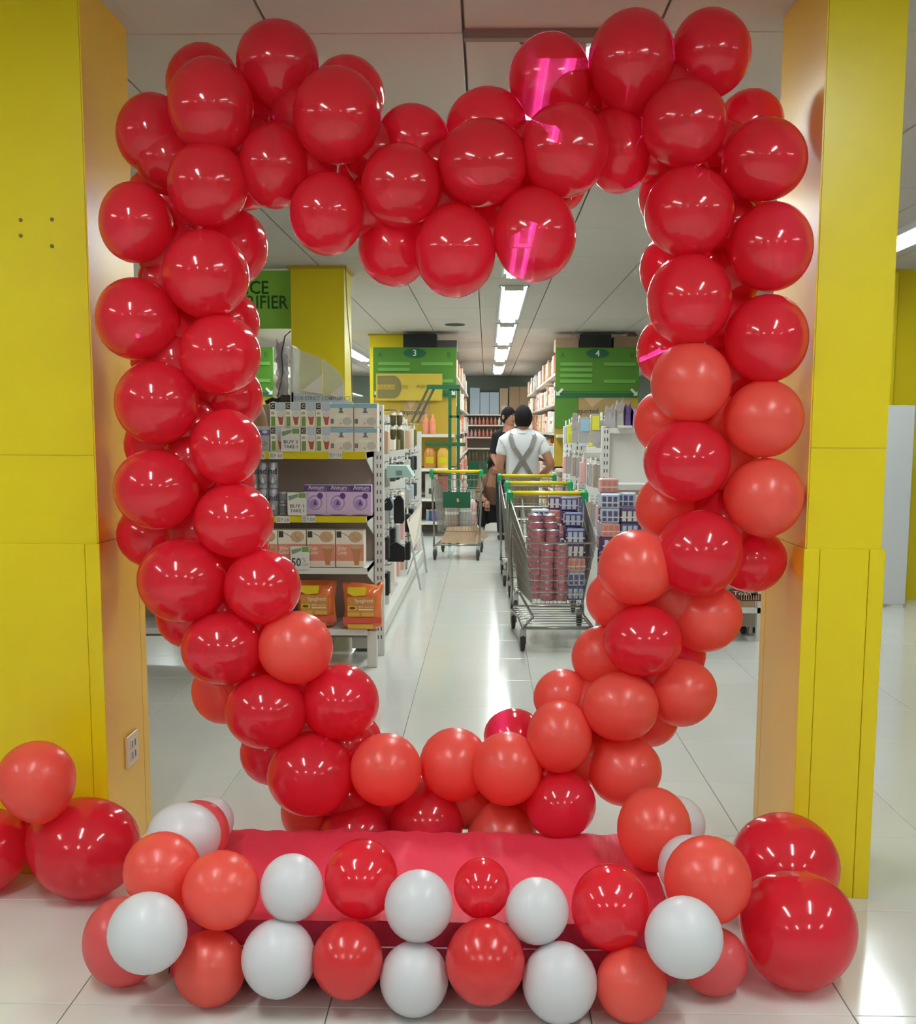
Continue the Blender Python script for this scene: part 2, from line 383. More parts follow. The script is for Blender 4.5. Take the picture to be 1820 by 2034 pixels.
# ------------------------------------------------------------------ balloons
def prof_balloon():
    P = []
    for i in range(19):
        th = math.pi*i/19; u = math.cos(th); r = math.sin(th)*(1+.05*u); z = u if u > 0 else u*(1+.12*(-u)**3)
        P.append((z, r))
    P += [(-1.13, .105), (-1.17, .055), (-1.20, .04), (-1.215, .07), (-1.24, .075), (-1.25, .045), (-1.265, .04), (-1.30, .085), (-1.305, .06), (-1.28, .0)]
    return P
PROF = prof_balloon()
def balloon(parent, px, py, rx, ry, Y, colr, spine=None, axis=None, label=None, name='balloon', seg=30):
    p = at(px, py, Y)
    if Y == 'floor': pass
    k = depth(p)/F; r3 = (rx*k, (rx+ry)/2*k, ry*k*1.0)
    if axis is None:
        axis = (p-spine) if spine is not None else Vector((0, -1, 0))
        if axis.length < .01: axis = Vector((0, -1, .1))
    axis = Vector(axis).normalized()
    mb = MB().lathe(PROF, p, 'balloon_'+colr, seg, axis=axis, sc=(r3[0], r3[1], r3[2]))
    # keep the outline centred: the neck is longer than the crown
    o = mb.build(name, parent, label=label, loc=p)
    return o, p, r3
def floorY(px, py, ry):
    lo, hi = 1.5, 6
    for _ in range(40):
        mid = (lo+hi)/2; p = at(px, py, mid)
        if p.z-ry*depth(p)/F > .001: lo = mid
        else: hi = mid
    return lo
SP = [(870, 1575), (760, 1545), (660, 1480), (570, 1390), (480, 1270), (420, 1110), (375, 950), (368, 800), (362, 650), (368, 500), (400, 350), (480, 250), (570, 240), (670, 300), (770, 360), (870, 400), (970, 385), (1080, 330), (1200, 240), (1320, 190), (1420, 250), (1455, 380), (1455, 540), (1448, 700), (1442, 860), (1425, 1010), (1360, 1160), (1270, 1320), (1150, 1450), (1000, 1545)]
YM = 3.40
spine = [at(x, y, YM) for x, y in SP]
def near_spine(p):
    best = None
    n = len(spine)
    for i in range(n):
        a, b = spine[i], spine[(i+1) % n]; ab = b-a; t = max(0, min(1, (p-a).dot(ab)/ab.length_squared)); q = a+ab*t
        d = (p-q).length
        if best is None or d < best[0]: best = (d, q)
    return best[1]
arch = thing('balloon_heart_arch', 'big heart-shaped arch of red and coral balloons standing between the two yellow columns', 'balloon arch', (-.1, YM, 0))
fr = MB().tube([p for p in spine], .006, 'cloth', 6, closed=True)
fr.tube([spine[0], Vector((spine[0].x, YM, .03))], .008, 'maroon', 6); fr.box(spine[0].x-.3, spine[0].x+.3, YM-.06, YM+.06, 0, .03, 'maroon')
fr.build('support_frame', arch)
f, md, bk = 3.29, 3.40, 3.50
HB = [ # px, py, rx, ry, depth, colour
(405,170,70,76,bk,'r'),(420,213,81,90,f,'r'),(552,128,78,80,md,'r'),(305,268,69,76,md,'r'),(690,190,70,72,bk,'r'),(669,232,84,90,f,'r'),(545,328,66,80,3.33,'r'),(412,366,76,80,f,'r'),
(270,443,68,76,f,'r'),(322,400,68,66,bk,'r'),(485,352,60,62,bk,'r'),(468,490,61,70,3.45,'r'),(408,545,82,84,f,'r'),(272,634,77,78,f,'r'),(450,640,62,62,bk,'r'),(435,704,78,76,f,'r'),
(455,788,63,66,bk,'r'),(313,800,79,80,f,'r'),(448,888,68,73,f,'r'),(312,972,80,78,f,'r'),(322,885,70,66,bk,'r'),(440,955,62,62,bk,'r'),(463,1034,76,72,f,'r'),(307,1062,70,64,bk,'r'),
(473,1098,60,60,bk,'r'),(362,1152,83,81,f,'r'),(520,1166,73,72,f,'r'),(380,1224,65,62,bk,'r'),(442,1287,77,71,f,'r'),(586,1287,71,70,f,'c'),(447,1372,62,63,bk,'c'),(530,1412,78,73,f,'r'),
(676,1395,73,73,3.33,'r'),(543,1495,62,62,bk,'r'),(698,1472,58,56,bk,'r'),(618,1538,82,80,f,'r'),(766,1529,68,70,f,'c'),(625,1612,63,63,3.46,'c'),(706,1656,69,66,3.36,'r'),(848,1628,72,70,3.38,'r'),
(903,1519,66,70,3.36,'c'),(1008,1527,66,71,f,'c'),(1021,1463,57,53,bk,'r'),(997,1656,66,57,3.37,'c'),(1113,1596,67,67,f,'r'),(1112,1463,62,70,f,'c'),(1117,1385,54,54,md,'c'),(1232,1402,72,67,f,'c'),
(1197,1305,58,60,3.42,'c'),(1278,1272,75,69,f,'r'),(1353,1375,67,65,3.36,'c'),(1290,1426,55,55,bk,'c'),(1240,1530,70,67,3.34,'c'),(1345,1300,54,54,bk,'r'),(1398,1226,72,66,3.4,'c'),(1230,1190,62,60,3.42,'c'),
(1263,1128,70,72,f,'c'),(1389,1098,83,83,f,'r'),(1490,1112,68,62,3.42,'r'),(1326,1008,60,64,3.45,'c'),(1518,988,73,76,f,'c'),(1366,916,82,80,f,'r'),(1517,832,74,74,f,'c'),(1318,838,55,60,bk,'c'),
(1374,760,76,78,f,'c'),(1324,698,56,64,bk,'r'),(1522,673,78,84,f,'r'),(1371,596,80,88,f,'r'),(1326,535,52,62,bk,'r'),(1530,491,79,84,f,'r'),(1371,422,85,86,f,'r'),(1322,390,50,62,bk,'r'),
(1517,318,81,78,f,'r'),(1490,246,63,64,bk,'r'),(1360,245,81,82,f,'r'),(1411,108,76,82,md,'r'),(1256,122,82,94,3.36,'r'),(1093,156,78,82,md,'r'),(1180,195,50,56,bk,'r'),(1145,205,52,58,3.46,'r'),
(1121,299,84,88,f,'r'),(1230,300,62,78,md,'r'),(968,254,77,74,3.42,'r'),(961,326,86,82,f,'r'),(820,283,70,70,3.42,'r'),(797,368,75,78,f,'r'),(650,424,70,78,f,'r'),(783,492,67,73,3.42,'r'),
(904,498,77,87,f,'r'),(1061,465,79,89,f,'r'),(1105,368,56,52,bk,'r'),
# balloons of the middle ring, filling the gaps between the front ones
(340,318,66,66,md,'r'),(480,290,64,64,md,'r'),(345,510,66,66,md,'r'),(340,560,62,62,md,'r'),(355,680,66,66,md,'r'),(350,720,60,60,3.36,'r'),(375,850,62,62,md,'r'),(385,915,60,60,3.37,'r'),(395,1055,64,64,md,'r'),(440,1080,58,58,md,'r'),(445,1215,58,58,md,'r'),(510,1240,56,56,md,'r'),(500,1345,56,56,md,'r'),(600,1345,54,54,md,'r'),(605,1440,58,58,md,'r'),
(690,1480,54,54,md,'r'),(690,1580,58,58,md,'r'),(780,1590,54,54,3.43,'r'),(925,1590,54,54,3.43,'c'),(1055,1540,54,54,md,'c'),(1165,1500,56,56,md,'c'),(1175,1400,52,52,md,'c'),(1290,1340,54,54,md,'r'),(1330,1190,58,58,md,'c'),(1310,1160,54,54,md,'c'),(1440,1030,60,60,md,'r'),(1440,915,60,60,md,'c'),(1445,830,58,58,md,'c'),(1450,745,58,58,md,'r'),(1450,640,60,60,md,'r'),
(1450,555,58,58,md,'r'),(1450,450,60,60,md,'r'),(1440,380,58,58,md,'r'),(1440,300,56,56,md,'r'),(1330,190,60,60,md,'r'),(1310,300,44,48,md,'r'),(600,230,60,60,md,'r'),(610,330,58,58,md,'r'),(740,300,56,56,md,'r'),(730,420,52,52,md,'r'),(880,400,56,56,md,'r'),(880,330,50,50,md,'r'),(1000,410,56,56,md,'r'),(1045,290,46,46,md,'r'),(1080,385,54,54,md,'r'),(1195,280,50,50,md,'r'),
# balloons of the rear ring, seen only between the front ones
(480,240,70,70,bk,'r'),(600,300,62,62,bk,'r'),(740,345,66,60,bk,'r'),(890,400,62,60,bk,'r'),(1010,390,60,55,bk,'r'),(345,480,66,66,bk,'r'),(360,590,66,66,bk,'r'),(330,715,66,60,bk,'r'),(385,760,60,60,3.44,'r'),(390,850,60,60,3.44,'r'),
(385,1000,62,62,3.44,'r'),(430,1110,62,60,3.44,'r'),(470,1222,58,58,3.44,'r'),(540,1330,60,60,3.46,'r'),(600,1455,60,60,3.46,'r'),(700,1560,60,60,3.46,'r'),(800,1590,58,58,3.46,'r'),(945,1585,58,58,3.46,'r'),(1060,1560,58,58,3.46,'c'),
(1170,1475,60,60,3.46,'c'),(1270,1345,58,58,3.44,'r'),(1320,1180,60,60,3.44,'c'),(1440,1030,62,62,3.46,'r'),(1440,900,64,64,3.46,'c'),(1445,760,62,62,3.46,'r'),(1450,620,62,62,3.46,'r'),(1450,520,62,62,3.46,'r'),(1455,400,64,64,3.46,'r'),(1440,350,60,60,3.46,'r'),(1310,190,62,62,3.46,'r'),(1290,330,30,34,3.46,'r')]
for (x, y, rx, ry, Y, c_) in HB:
    p = at(x, y, Y); sp = near_spine(p)
    balloon(arch, x, y, rx*1.045, ry*1.035, Y, {'r': 'red', 'c': 'coral'}[c_], spine=sp, label='pearly coral balloon' if c_ == 'c' else None, seg=30 if Y < 3.44 else 22)

# ------------------------------------------------------------------ platform with its red cloth
x0, x1, y0, y1, zt = -.745, .452, 2.655, 3.272, .176
pl = thing('low_platform', 'low rectangular platform draped in shiny red cloth before the balloon heart', 'platform', ((x0+x1)/2, (y0+y1)/2, 0))
mb = MB(); nx, ny = 60, 24
def wav(u, v): return .0025*math.sin(u*31+v*7)+.0018*math.sin(v*23+u*11)
vs = []; fs = []
for j in range(ny+1):
    for i in range(nx+1):
        u, v_ = i/nx, j/ny; vs.append((x0+(x1-x0)*u, y0+(y1-y0)*v_, zt+wav(u*3, v_*3)-.006*(max(0, .06-v_)/.06)**2))
for j in range(ny):
    for i in range(nx): a = j*(nx+1)+i; fs.append((a, a+1, a+nx+2, a+nx+1))
mb.add(vs, fs, 'cloth', True); mb.build('cloth_top', pl)
mb = MB(); vs = []; fs = []; nz = 8
def skirt(pa, pb, nrm, N, amp=.005):
    b = len(vs)
    for j in range(nz+1):
        for i in range(N+1):
            t = i/N; s = j/nz
            q = Vector(pa).lerp(Vector(pb), t); o_ = amp*math.sin(t*N*.9+1.3*math.sin(t*9))*s
            vs.append((q.x+nrm[0]*(o_+.006*s), q.y+nrm[1]*(o_+.006*s), zt-.004-(zt-.034)*s))
    for j in range(nz):
        for i in range(N): a = b+j*(N+1)+i; fs.append((a, a+N+1, a+N+2, a+1))
skirt((x0, y0, 0), (x1, y0, 0), (0, -1), 60); skirt((x1, y0, 0), (x1, y1, 0), (1, 0), 24); skirt((x0, y1, 0), (x0, y0, 0), (-1, 0), 24); skirt((x1, y1, 0), (x0, y1, 0), (0, 1), 40)
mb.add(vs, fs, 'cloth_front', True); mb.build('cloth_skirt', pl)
MB().box(x0+.01, x1-.01, y0+.01, y1-.01, .04, zt-.012, 'maroon').build('deck', pl)
for sx in (x0+.03, x1-.09):
    for sy in (y0+.02, y1-.08): MB().box(sx, sx+.06, sy, sy+.06, 0, .045, 'maroon', bev=.004).build('leg', pl)

# ------------------------------------------------------------------ balloon garland round the platform
ga = thing('balloon_garland', 'garland of white, coral and red balloons round the front of the red platform', 'balloon garland', (-.15, 2.6, 0))
GB = [(440,1769,76,78,2.58,'c'),(323,1731,76,77,2.66,'c'),(580,1764,62,67,2.58,'w'),(718,1747,73,78,2.64,'r'),(832,1800,68,71,2.57,'w'),(957,1765,56,60,2.63,'r'),(1067,1810,63,66,2.57,'w'),(1212,1803,77,85,2.60,'r'),
(248,1869,81,87,'F','p'),(294,1853,78,80,2.48,'w'),(418,1922,71,75,'F','c'),(554,1903,73,78,2.54,'w'),(691,1906,70,77,2.54,'r2'),(823,1943,68,74,'F','w'),(964,1909,79,85,2.53,'r2'),(1112,1950,74,80,'F','w'),(1254,1954,70,74,'F','c'),
(1358,1861,77,80,2.47,'w'),(1415,1908,68,67,2.66,'p'),(1405,1750,86,88,2.66,'c'),(1368,1722,61,62,2.82,'w'),(1299,1649,73,84,2.98,'c'),(1345,1640,55,58,3.1,'w'),(366,1662,73,66,2.86,'w'),(393,1656,63,65,3.0,'p'),(415,1632,50,50,3.14,'w')]
LBL = {'c': 'coral balloon', 'w': 'matt white balloon', 'r': 'glossy clear red balloon', 'r2': 'soft red balloon', 'p': 'pinkish coral balloon'}
balloon_mat('balloon_softred', (240, 62, 64), .2, .08, (1, .16, .3, 1), .3)
COLN = {'c': 'coral', 'w': 'white', 'r': 'red', 'r2': 'softred', 'p': 'pink'}
for (x, y, rx, ry, Y, c_) in GB:
    if Y == 'F': Y = floorY(x, y, ry)
    p = at(x, y, Y); tgt = Vector((min(max(p.x, x0), x1), max(p.y, y0) if p.y < y0+.3 else p.y, .1))
    ax = p-tgt
    if ax.length < .03: ax = Vector((0, -1, .2))
    ax = ax.normalized()+Vector((0, -.8, .1))
    balloon(ga, x, y, rx, ry, Y, COLN[c_], axis=ax, label=LBL[c_])
MB().tube([(x0-.1, 2.62, .1), (x0, 2.625, .12), (0, 2.63, .12), (x1, 2.63, .12), (x1+.08, 2.7, .12)], .002, 'white', 5).build('string', ga)

# loose balloons on the floor
bl = [(167,1683,110,100,'red','huge clear red balloon on the floor before the left yellow column'),(-32,1690,86,86,'red','red balloon at the left edge of the picture, half out of frame')]
q1 = None
def loose(x, y, rx, ry, Y, colr, axis, label):
    p = at(x, y, Y); t = thing('balloon', label, 'balloon', (p.x, p.y, 0))
    o, p, r3 = balloon(t, x, y, rx, ry, Y, colr, axis=axis, name='skin')
    ax = Vector(axis).normalized(); n = p-Vector((ax.x*r3[0], ax.y*r3[1], ax.z*r3[2]))*1.25
    MB().lathe([(-.006, .0001), (-.006, .006), (0, .009), (.006, .006), (.006, .0001)], n, 'balloon_'+colr, 10, axis=ax).build('knot', t)
    return t
loose(167, 1683, 110, 100, floorY(167, 1683, 100), 'red', (.8, -.2, -.3), 'huge clear red balloon on the floor at the foot of the left yellow column')
loose(-32, 1688, 86, 86, floorY(-32, 1688, 86), 'red', (-.8, -.2, -.3), 'red balloon on the floor cut off by the left edge of the picture')
loose(73, 1551, 76, 79, 3.12, 'coral', (-.1, -.1, 1), 'coral balloon resting on top of the two red floor balloons at left')
loose(1557, 1722, 107, 106, 3.06, 'red', (.2, -.4, 1), 'huge clear red balloon against the foot of the right yellow column, behind another')
loose(1585, 1845, 113, 117, floorY(1585, 1845, 117), 'red', (.5, -.6, -.3), 'huge clear red balloon in front of its twin at the right end of the garland')

# ------------------------------------------------------------------ inner yellow columns
t = thing('column', 'yellow column in the store beside the green price verifier sign', 'column', (-1.29, 9.35, 0))
MB().box(-1.496, -1.09, 9.15, 9.62, 0, CEIL-.001, 'yellow').build('shaft', t)
MB().box(-1.52, -1.065, 9.13, 9.64, CEIL-.02, CEIL-.001, 'ochre').build('collar', t)
MB().tube([at(686, 530, 9.13), at(690, 620, 9.13), at(697, 700, 9.13), at(700, 800, 9.13)], .004, 'olive', 5).build('cable', t)
t = thing('column', 'yellow column standing behind the aisle 3 sign', 'column', (-1.2, 15.8, 0))
MB().box(-1.53, -1.08, 15.6, 16.0, 0, CEIL-.001, 'yellow').build('shaft', t)
MB().box(-1.55, -1.06, 15.58, 16.02, CEIL-.02, CEIL-.001, 'ochre').build('collar', t)
# price verifier sign
t = thing('hanging_sign', 'green price verifier sign board beside the inner yellow column', 'sign', (-1.9, 9.3, 2.07))
a = at(452, 543, 9.3); mat('sign_green', (150, 212, 76), .4)
MB().box(-2.35, -1.515, 9.3, 9.33, 2.09, 2.53, 'sign_green', bev=.004).build('board', t)
x = a.x
MB().text('PRICE', x, at(0, 583, 9.3).z, 9.298, .14, 'green_text', 'L', w=80*9.3/F, bold=.012).text('VERIFIER', x, at(0, 612, 9.3).z, 9.298, .14, 'green_text', 'L', w=118*9.3/F, bold=.012).build('lettering', t)

# ------------------------------------------------------------------ aisle ends with numbered signs
def pixbox(x0, y0, x1, y1, Y):
    a = at(x0, y0, Y); b = at(x1, y1, Y); return a.x, b.x, b.z, a.z
def aisle_end(dx, num, lab, sheet):
    """dx: offset in metres from aisle 3"""
    X0, X1 = -1.425+dx, -.385+dx; Yf = 15.0
    t = thing('aisle_sign', 'green aisle board numbered %s, %s' % (num, lab), 'sign', ((X0+X1)/2, Yf-.05, 1.75))
    z0, z1 = 1.72, 2.33
    MB().box(X0, X1, Yf-.06, Yf-.03, z0, z1, 'green', bev=.004).build('board', t)
    xc = (X0+X1)/2; y = Yf-.062
    MB().prism([(xc+.14*math.cos(k*math.pi/12), z1-.07+.058*math.sin(k*math.pi/12)) for k in range(24)], y-.006, y+.003, 'dkgreen').build('oval', t)
    MB().text(num, xc, z1-.105, y-.008, .11, 'white', 'C', bold=.01).build('numeral', t)
    mb = MB().text('A', X0+.09, z1-.12, y, .09, 'green_text', 'C').text('B', X1-.09, z1-.12, y, .09, 'green_text', 'C')
    mb.build('lettering', t)
    mb = MB()
    for r in range(4):
        zz = z1-.18-.07*r
        for (a, b) in ((.06, .44), (.58, .96)):
            if (r, a) in ((1, .58), (2, .58)): continue
            mb.box(X0+a*1.04, X0+b*1.04, y-.001, y+.003, zz-.04, zz, 'green_row')
            mb.box(X0+a*1.04, X0+b*1.04, y-.002, y+.003, zz-.048, zz-.044, 'green_text')
    mb.build('row', t)
    mb = MB().box(X0+.1, X1-.1, y-.001, y+.002, z0+.07, z0+.076, 'green_text').box(X0+.02, X1-.02, y-.001, y+.002, z0+.005, z0+.055, 'dkgreen'); mb.mats[-1] = 'green_text' if False else mb.mats[-1]
    mb.build('stripe', t)
    for sx, xx in ((1, X0+.06), (-1, X1-.06)):
        pts = [(-.045, -.045), (.01, -.045), (-.008, -.028), (.045, .025), (.025, .045), (-.028, -.008), (-.045, .01)]
        MB().poly([(xx+sx*p[0], z0+.07+p[1]) for p in (pts if sx > 0 else pts[::-1])], y-.003, 'white').build('arrow', t)
    # gondola carrying it
    g = thing('gondola_shelf', 'tall double-sided aisle shelf behind the %s green board' % {'2': 'leftmost', '3': 'middle', '4': 'right-hand'}[num], 'shelf', (xc, 20, 0))
    MB().box(xc-.03, xc+.03, Yf+.02, 25.9, 0, 2.30, 'offwhite').build('back_panel', g)
    MB().box(X0, X1, Yf-.03, Yf, .86, 1.72, 'ochre').build('end_panel', g)
    hw = .5
    for zz in (.14, .52, .90, 1.28, 1.66, 2.04):
        for s in (-1, 1):
            MB().box(xc+s*.03, xc+s*hw, Yf+.1, 25.9, zz-.03, zz, 'offwhite').build('shelf_board', g)
    for k in range(6):
        yy = Yf+.08+k*2.15
        for s in (-1, 1): MB().box(xc+s*.03, xc+s*.07, yy-.02, yy+.02, 0, 2.30, 'white').build('upright', g)
    # end-cap shelves facing the entrance
    for zz in (.18, .47, .84, 1.26):
        a = MB().box(X0+.02, X1-.02, Yf-.36, Yf-.02, zz-.035, zz, 'white'); a.build('shelf_board', g)
    return g, X0, X1, xc
g3, A0, A1, xc3 = aisle_end(0, '3', 'hung left of the ceiling lights', None)
g4, B0, B1, xc4 = aisle_end(2.27, '4', 'hung right of the ceiling lights', None)
g2, D0_, D1_, xc2 = aisle_end(-2.29, '2', 'mostly hidden by the heart at left', None)
# posters on the end panels
def poster(xa, ya, xb, yb, text, tx, label, Y=14.96):
    a, b, z0, z1 = pixbox(xa, ya, xb, yb, Y)
    t = thing('poster', label, 'poster', ((a+b)/2, Y, z0))
    MB().box(a, b, Y-.004, Y, z0, z1, 'poster').build('sheet', t)
    MB().prism([(a+(b-a)*.1, z1-(z1-z0)*.02), (a+(b-a)*.28, z1-(z1-z0)*.45), (a+(b-a)*.55, z1-(z1-z0)*.02)], Y-.006, Y-.004, 'tan').build('drawing', t)
    q = at(tx, 0, Y).x
    MB().text(text, q, z0+(z1-z0)*.32, Y-.007, .09, 'ink', 'L', w=.3, bold=.008).build('lettering', t)
poster(802, 792, 852, 838, 'imported', 794, 'brown poster lettered imported above the two orange bottles')
poster(1148, 786, 1250, 838, 'imported', 1154, 'brown poster lettered imported above the hanging clear bags at right')
a, b, z0, z1 = pixbox(1103, 782, 1147, 850, 14.95)
MB().box(a, b, 14.945, 14.965, z0, z1, 'green').build('green_panel', g4)
# big promo sheet
a, b, z0, z1 = pixbox(747, 742, 879, 796, 14.9)
t = thing('promo_sheet', 'ochre promo sheet with a broad olive D emblem over the aisle 3 board', 'sign', ((a+b)/2, 14.9, z0))
mat('sheet', (206, 178, 62), .4, alpha=.86)
MB().box(a, b, 14.88, 14.884, z0, z1, 'sheet').build('sheet', t)
pts = [(a+.02, z0+.03)]+[(a+.22+.1*math.sin(k*math.pi/10), (z0+z1)/2-.14*math.cos(k*math.pi/10)) for k in range(11)]+[(a+.02, z1-.03)]
pts2 = [(a+.02, (z0+z1)/2-.03), (a+.24, (z0+z1)/2-.03), (a+.24, (z0+z1)/2+.03), (a+.02, (z0+z1)/2+.03)]
MB().prism(pts, 14.876, 14.88, 'olive').build('emblem', t)
MB().prism(pts2, 14.873, 14.876, 'ochre').build('emblem_bar', t)
MB().text('DEALSKARTE', a+.04, (z0+z1)/2-.02, 14.871, .055, 'olive', 'L', w=.36, bold=.006).text('Allin', a+.5, (z0+z1)/2-.01, 14.871, .055, 'olive', 'L', w=.16).build('lettering', t)
# crates on top of the aisle shelves
for k, (xa, ya, xb, yb, m_, lb) in enumerate([(801, 660, 868, 692, 'dark', 'dark crate on top of the aisle 3 shelf, beside the yellow column'), (868, 676, 908, 692, 'darkgrey', 'low grey carton on top of the aisle 3 shelf at its right end'),
        (1104, 672, 1150, 692, 'cardboard', 'brown carton on top of the aisle 4 shelf at its left end'), (1152, 664, 1215, 692, 'dark', 'dark crate in the middle on top of the aisle 4 shelf'), (1220, 668, 1268, 692, 'cardboard', 'open carton with raised flap on top of the aisle 4 shelf')]):
    a, b, z0, z1 = pixbox(xa, ya, xb, yb, 15.2)
    t = thing('storage_carton', lb, 'carton', ((a+b)/2, 15.4, z0)); z1 = min(z1, CEIL-.03)
    MB().box(a, b, 15.2, 15.6, 2.305, z1, m_, bev=.004).build('box', t)
    if 'flap' in lb: MB().add([(a+.15, 15.2, z1), (b, 15.2, z1), (a+.24, 15.25, z1+.09)], [(0, 1, 2), (2, 1, 0)], m_).build('flap', t)
    else: MB().box((a+b)/2-.01, (a+b)/2+.01, 15.199, 15.6, z1-.002, z1+.001, 'tan').build('tape', t)

# stock standing on the aisle shelves (small in the picture)
stock = []
for nm, cols in (('stock', ['cream', 'tan', 'pinkprint', 'offwhite', 'conebrown', 'paleyellow', 'salmon', 'bluewhite']),):
    for c_ in cols:
        stock.append(MB().box(-.09, .09, -.10, .10, 0, .28, c_, bev=.006).box(-.0915, .0915, -.06, .06, .06, .14, 'cream').box(-.0915, .0915, -.07, .07, .17, .22, 'ink' if c_ == 'cream' else 'white').mesh('product_box'))
def stock_side(xc, s, y0, y1, label, group, levels):
    for li, zz in enumerate(levels):
        y = y0+.12
        while y < y1:
            i = random.randrange(len(stock)); h = random.uniform(.65, 1.05)
            o = bpy.data.objects.new('product_box', stock[(i+li) % len(stock)]); C.objects.link(o)
            o.location = (xc+s*(.39+random.uniform(-.03, .03)), y, zz+.0005); o.scale = (1, random.uniform(1.55, 1.95), h)
            tag(o, label, 'box', group); y += .41
LV = (.14, .52, .90, 1.28, 1.66, 2.04)
stock_side(xc4, -1, 15.15, 25.5, 'small grocery box on the long aisle shelf right of the standing man', 'boxes on the right-hand aisle shelf', LV)
stock_side(xc3, 1, 15.15, 25.5, 'small grocery box on the aisle shelf behind the green stock ladder', 'boxes on the left-hand aisle shelf', LV)

# end-cap goods of aisle 3
for k, px in enumerate((846, 859)):
    p = at(px, 860, 14.8); t = thing('juice_bottle', 'orange juice bottle on the aisle 3 end shelf, %s of two' % ('left' if k == 0 else 'right'), 'bottle', (p.x, 14.8, 1.2605), 'orange bottles on the end shelf')
    MB().lathe([(0, .0001), (0, .036), (.02, .039), (.15, .039), (.18, .03), (.20, .015), (.22, .013)], (p.x, 14.8, 1.2605), 'orange', 14).build('body', t)
    MB().lathe([(.22, .015), (.245, .015), (.245, .0001)], (p.x, 14.8, 1.2605), 'orange', 10).build('cap', t)
    MB().lathe([(.05, .0395), (.12, .0395)], (p.x, 14.8, 1.2605), 'salmon', 14).build('paper_label', t)
for k, (px, c_) in enumerate(((854, 'bagbrown'), (880, 'baggold'))):
    p = at(px, 925, 14.8); t = thing('snack_pouch', 'brown pouch on the aisle 3 end shelf below the bottles, %s of two' % ('left' if k == 0 else 'right'), 'pouch', (p.x, 14.8, .8405))
    MB().lathe([(0, .9), (.02, 1), (.19, 1), (.23, .7), (.25, .5), (.25, 0)], (p.x, 14.8, .8405), c_, 12, sc=(.075, .03, 1)).build('pouch_body', t)
    MB().box(p.x-.05, p.x+.05, 14.765, 14.77, .9, .98, 'fascia').build('paper_label', t)
for k, (px, w_, z_, h_, c_, lb) in enumerate(((857, .15, .4705, .3, 'offwhite', 'plain grey-white box on the aisle 3 end shelf behind the cart'), (850, .05, .1805, .13, 'blue', 'blue canister at left on the lowest aisle 3 end shelf'), (858, .05, .1805, .13, 'navy', 'dark blue canister in the middle of the lowest aisle 3 end shelf'), (866, .05, .1805, .13, 'violetblue', 'violet canister at right on the lowest aisle 3 end shelf'))):
    p = at(px, 1000, 14.8); t = thing('shelf_package', lb, 'package', (p.x, 14.8, z_))
    if w_ > .1: MB().box(p.x-w_/2, p.x+w_/2, 14.75, 14.9, z_, z_+h_, c_, bev=.004).build('box', t); MB().quad(p.x-.03, p.x+.03, z_+.05, z_+.12, 14.748, 'ink').build('print', t)
    else: MB().lathe([(0, .0001), (0, .022), (h_, .022), (h_, .0001)], (p.x, 14.8, z_), c_, 12).build('body', t); MB().lathe([(h_, .023), (h_+.012, .023), (h_+.012, .0001)], (p.x, 14.8, z_), 'white', 12).build('lid', t)

# ------------------------------------------------------------------ wall shelf at the far end
bs = thing('wall_shelf', 'long white wall shelf across the far end of the aisle', 'shelf', (.28, 27.5, 0))
MB().box(-.75, 1.45, 27.75, 27.8, 0, 1.70, 'shelfgrey').build('back_panel', bs)
zs = [at(990, y, 27.3).z for y in (823, 844, 868, 890)]
for z in zs: MB().box(-.75, 1.45, 27.15, 27.75, z-.03, z, 'cream').build('shelf_board', bs)
MB().box(-.75, -.72, 27.15, 27.8, 0, 1.66, 'white').build('end_panel', bs); MB().box(1.42, 1.45, 27.15, 27.8, 0, 1.66, 'white').build('end_panel', bs)
MB().box(-.72, 1.42, 27.2, 27.75, 0, .12, 'offwhite').build('plinth', bs)
bx = [(934, 953, 770, 'bluewhite'), (954, 972, 779, 'bluewhite'), (973, 991, 779, 'bluewhite'), (993, 1009, 771, 'cardboard2'), (1012, 1032, 768, 'cardboard'), (1033, 1052, 768, 'cardboard')]
for k, (xa, xb, yt, c_) in enumerate(bx):
    a, b, z0, z1 = pixbox(xa, yt, xb, 821, 27.3)
    t = thing('storage_carton', '%s carton on top of the far wall shelf, %s' % ('pale blue-white' if 'blue' in c_ else 'brown', nth(k, 6)), 'carton', ((a+b)/2, 27.45, zs[0]), 'cartons on the far wall shelf')
    MB().box(a, b, 27.3, 27.65, zs[0]+.0005, z1, c_, bev=.005).build('box', t)
    MB().box(a+.03, b-.04, 27.297, 27.3, zs[0]+.1, zs[0]+.2, 'offwhite' if k == 3 else c_).build('paper_label', t)
bt = {}
for c_ in ('salmon', 'pinkprint', 'paleyellow'):
    bt[c_] = MB().lathe([(0, .0001), (0, .03), (.1, .03), (.14, .012), (.17, .012), (.17, .0001)], (0, 0, 0), c_, 8).mesh('bottle')
for r in (1, 2):
    for k in range(22):
        x = -.62+k*.09
        o = bpy.data.objects.new('bottle', bt['pinkprint' if k < 5 else ('salmon' if k < 10 else 'paleyellow')]); C.objects.link(o); o.location = (x, 27.25, zs[r]+.0005)
        tag(o, '%s bottle on the %s far wall shelf, %s' % ('pink' if k < 5 else ('red' if k < 10 else 'pale yellow'), 'upper' if r == 1 else 'lower', ('%s from the left' % (ORD+['seventeenth', 'eighteenth', 'nineteenth', 'twentieth', 'twenty-first', 'twenty-second'])[k])), 'bottle', 'bottles on the far wall shelf')
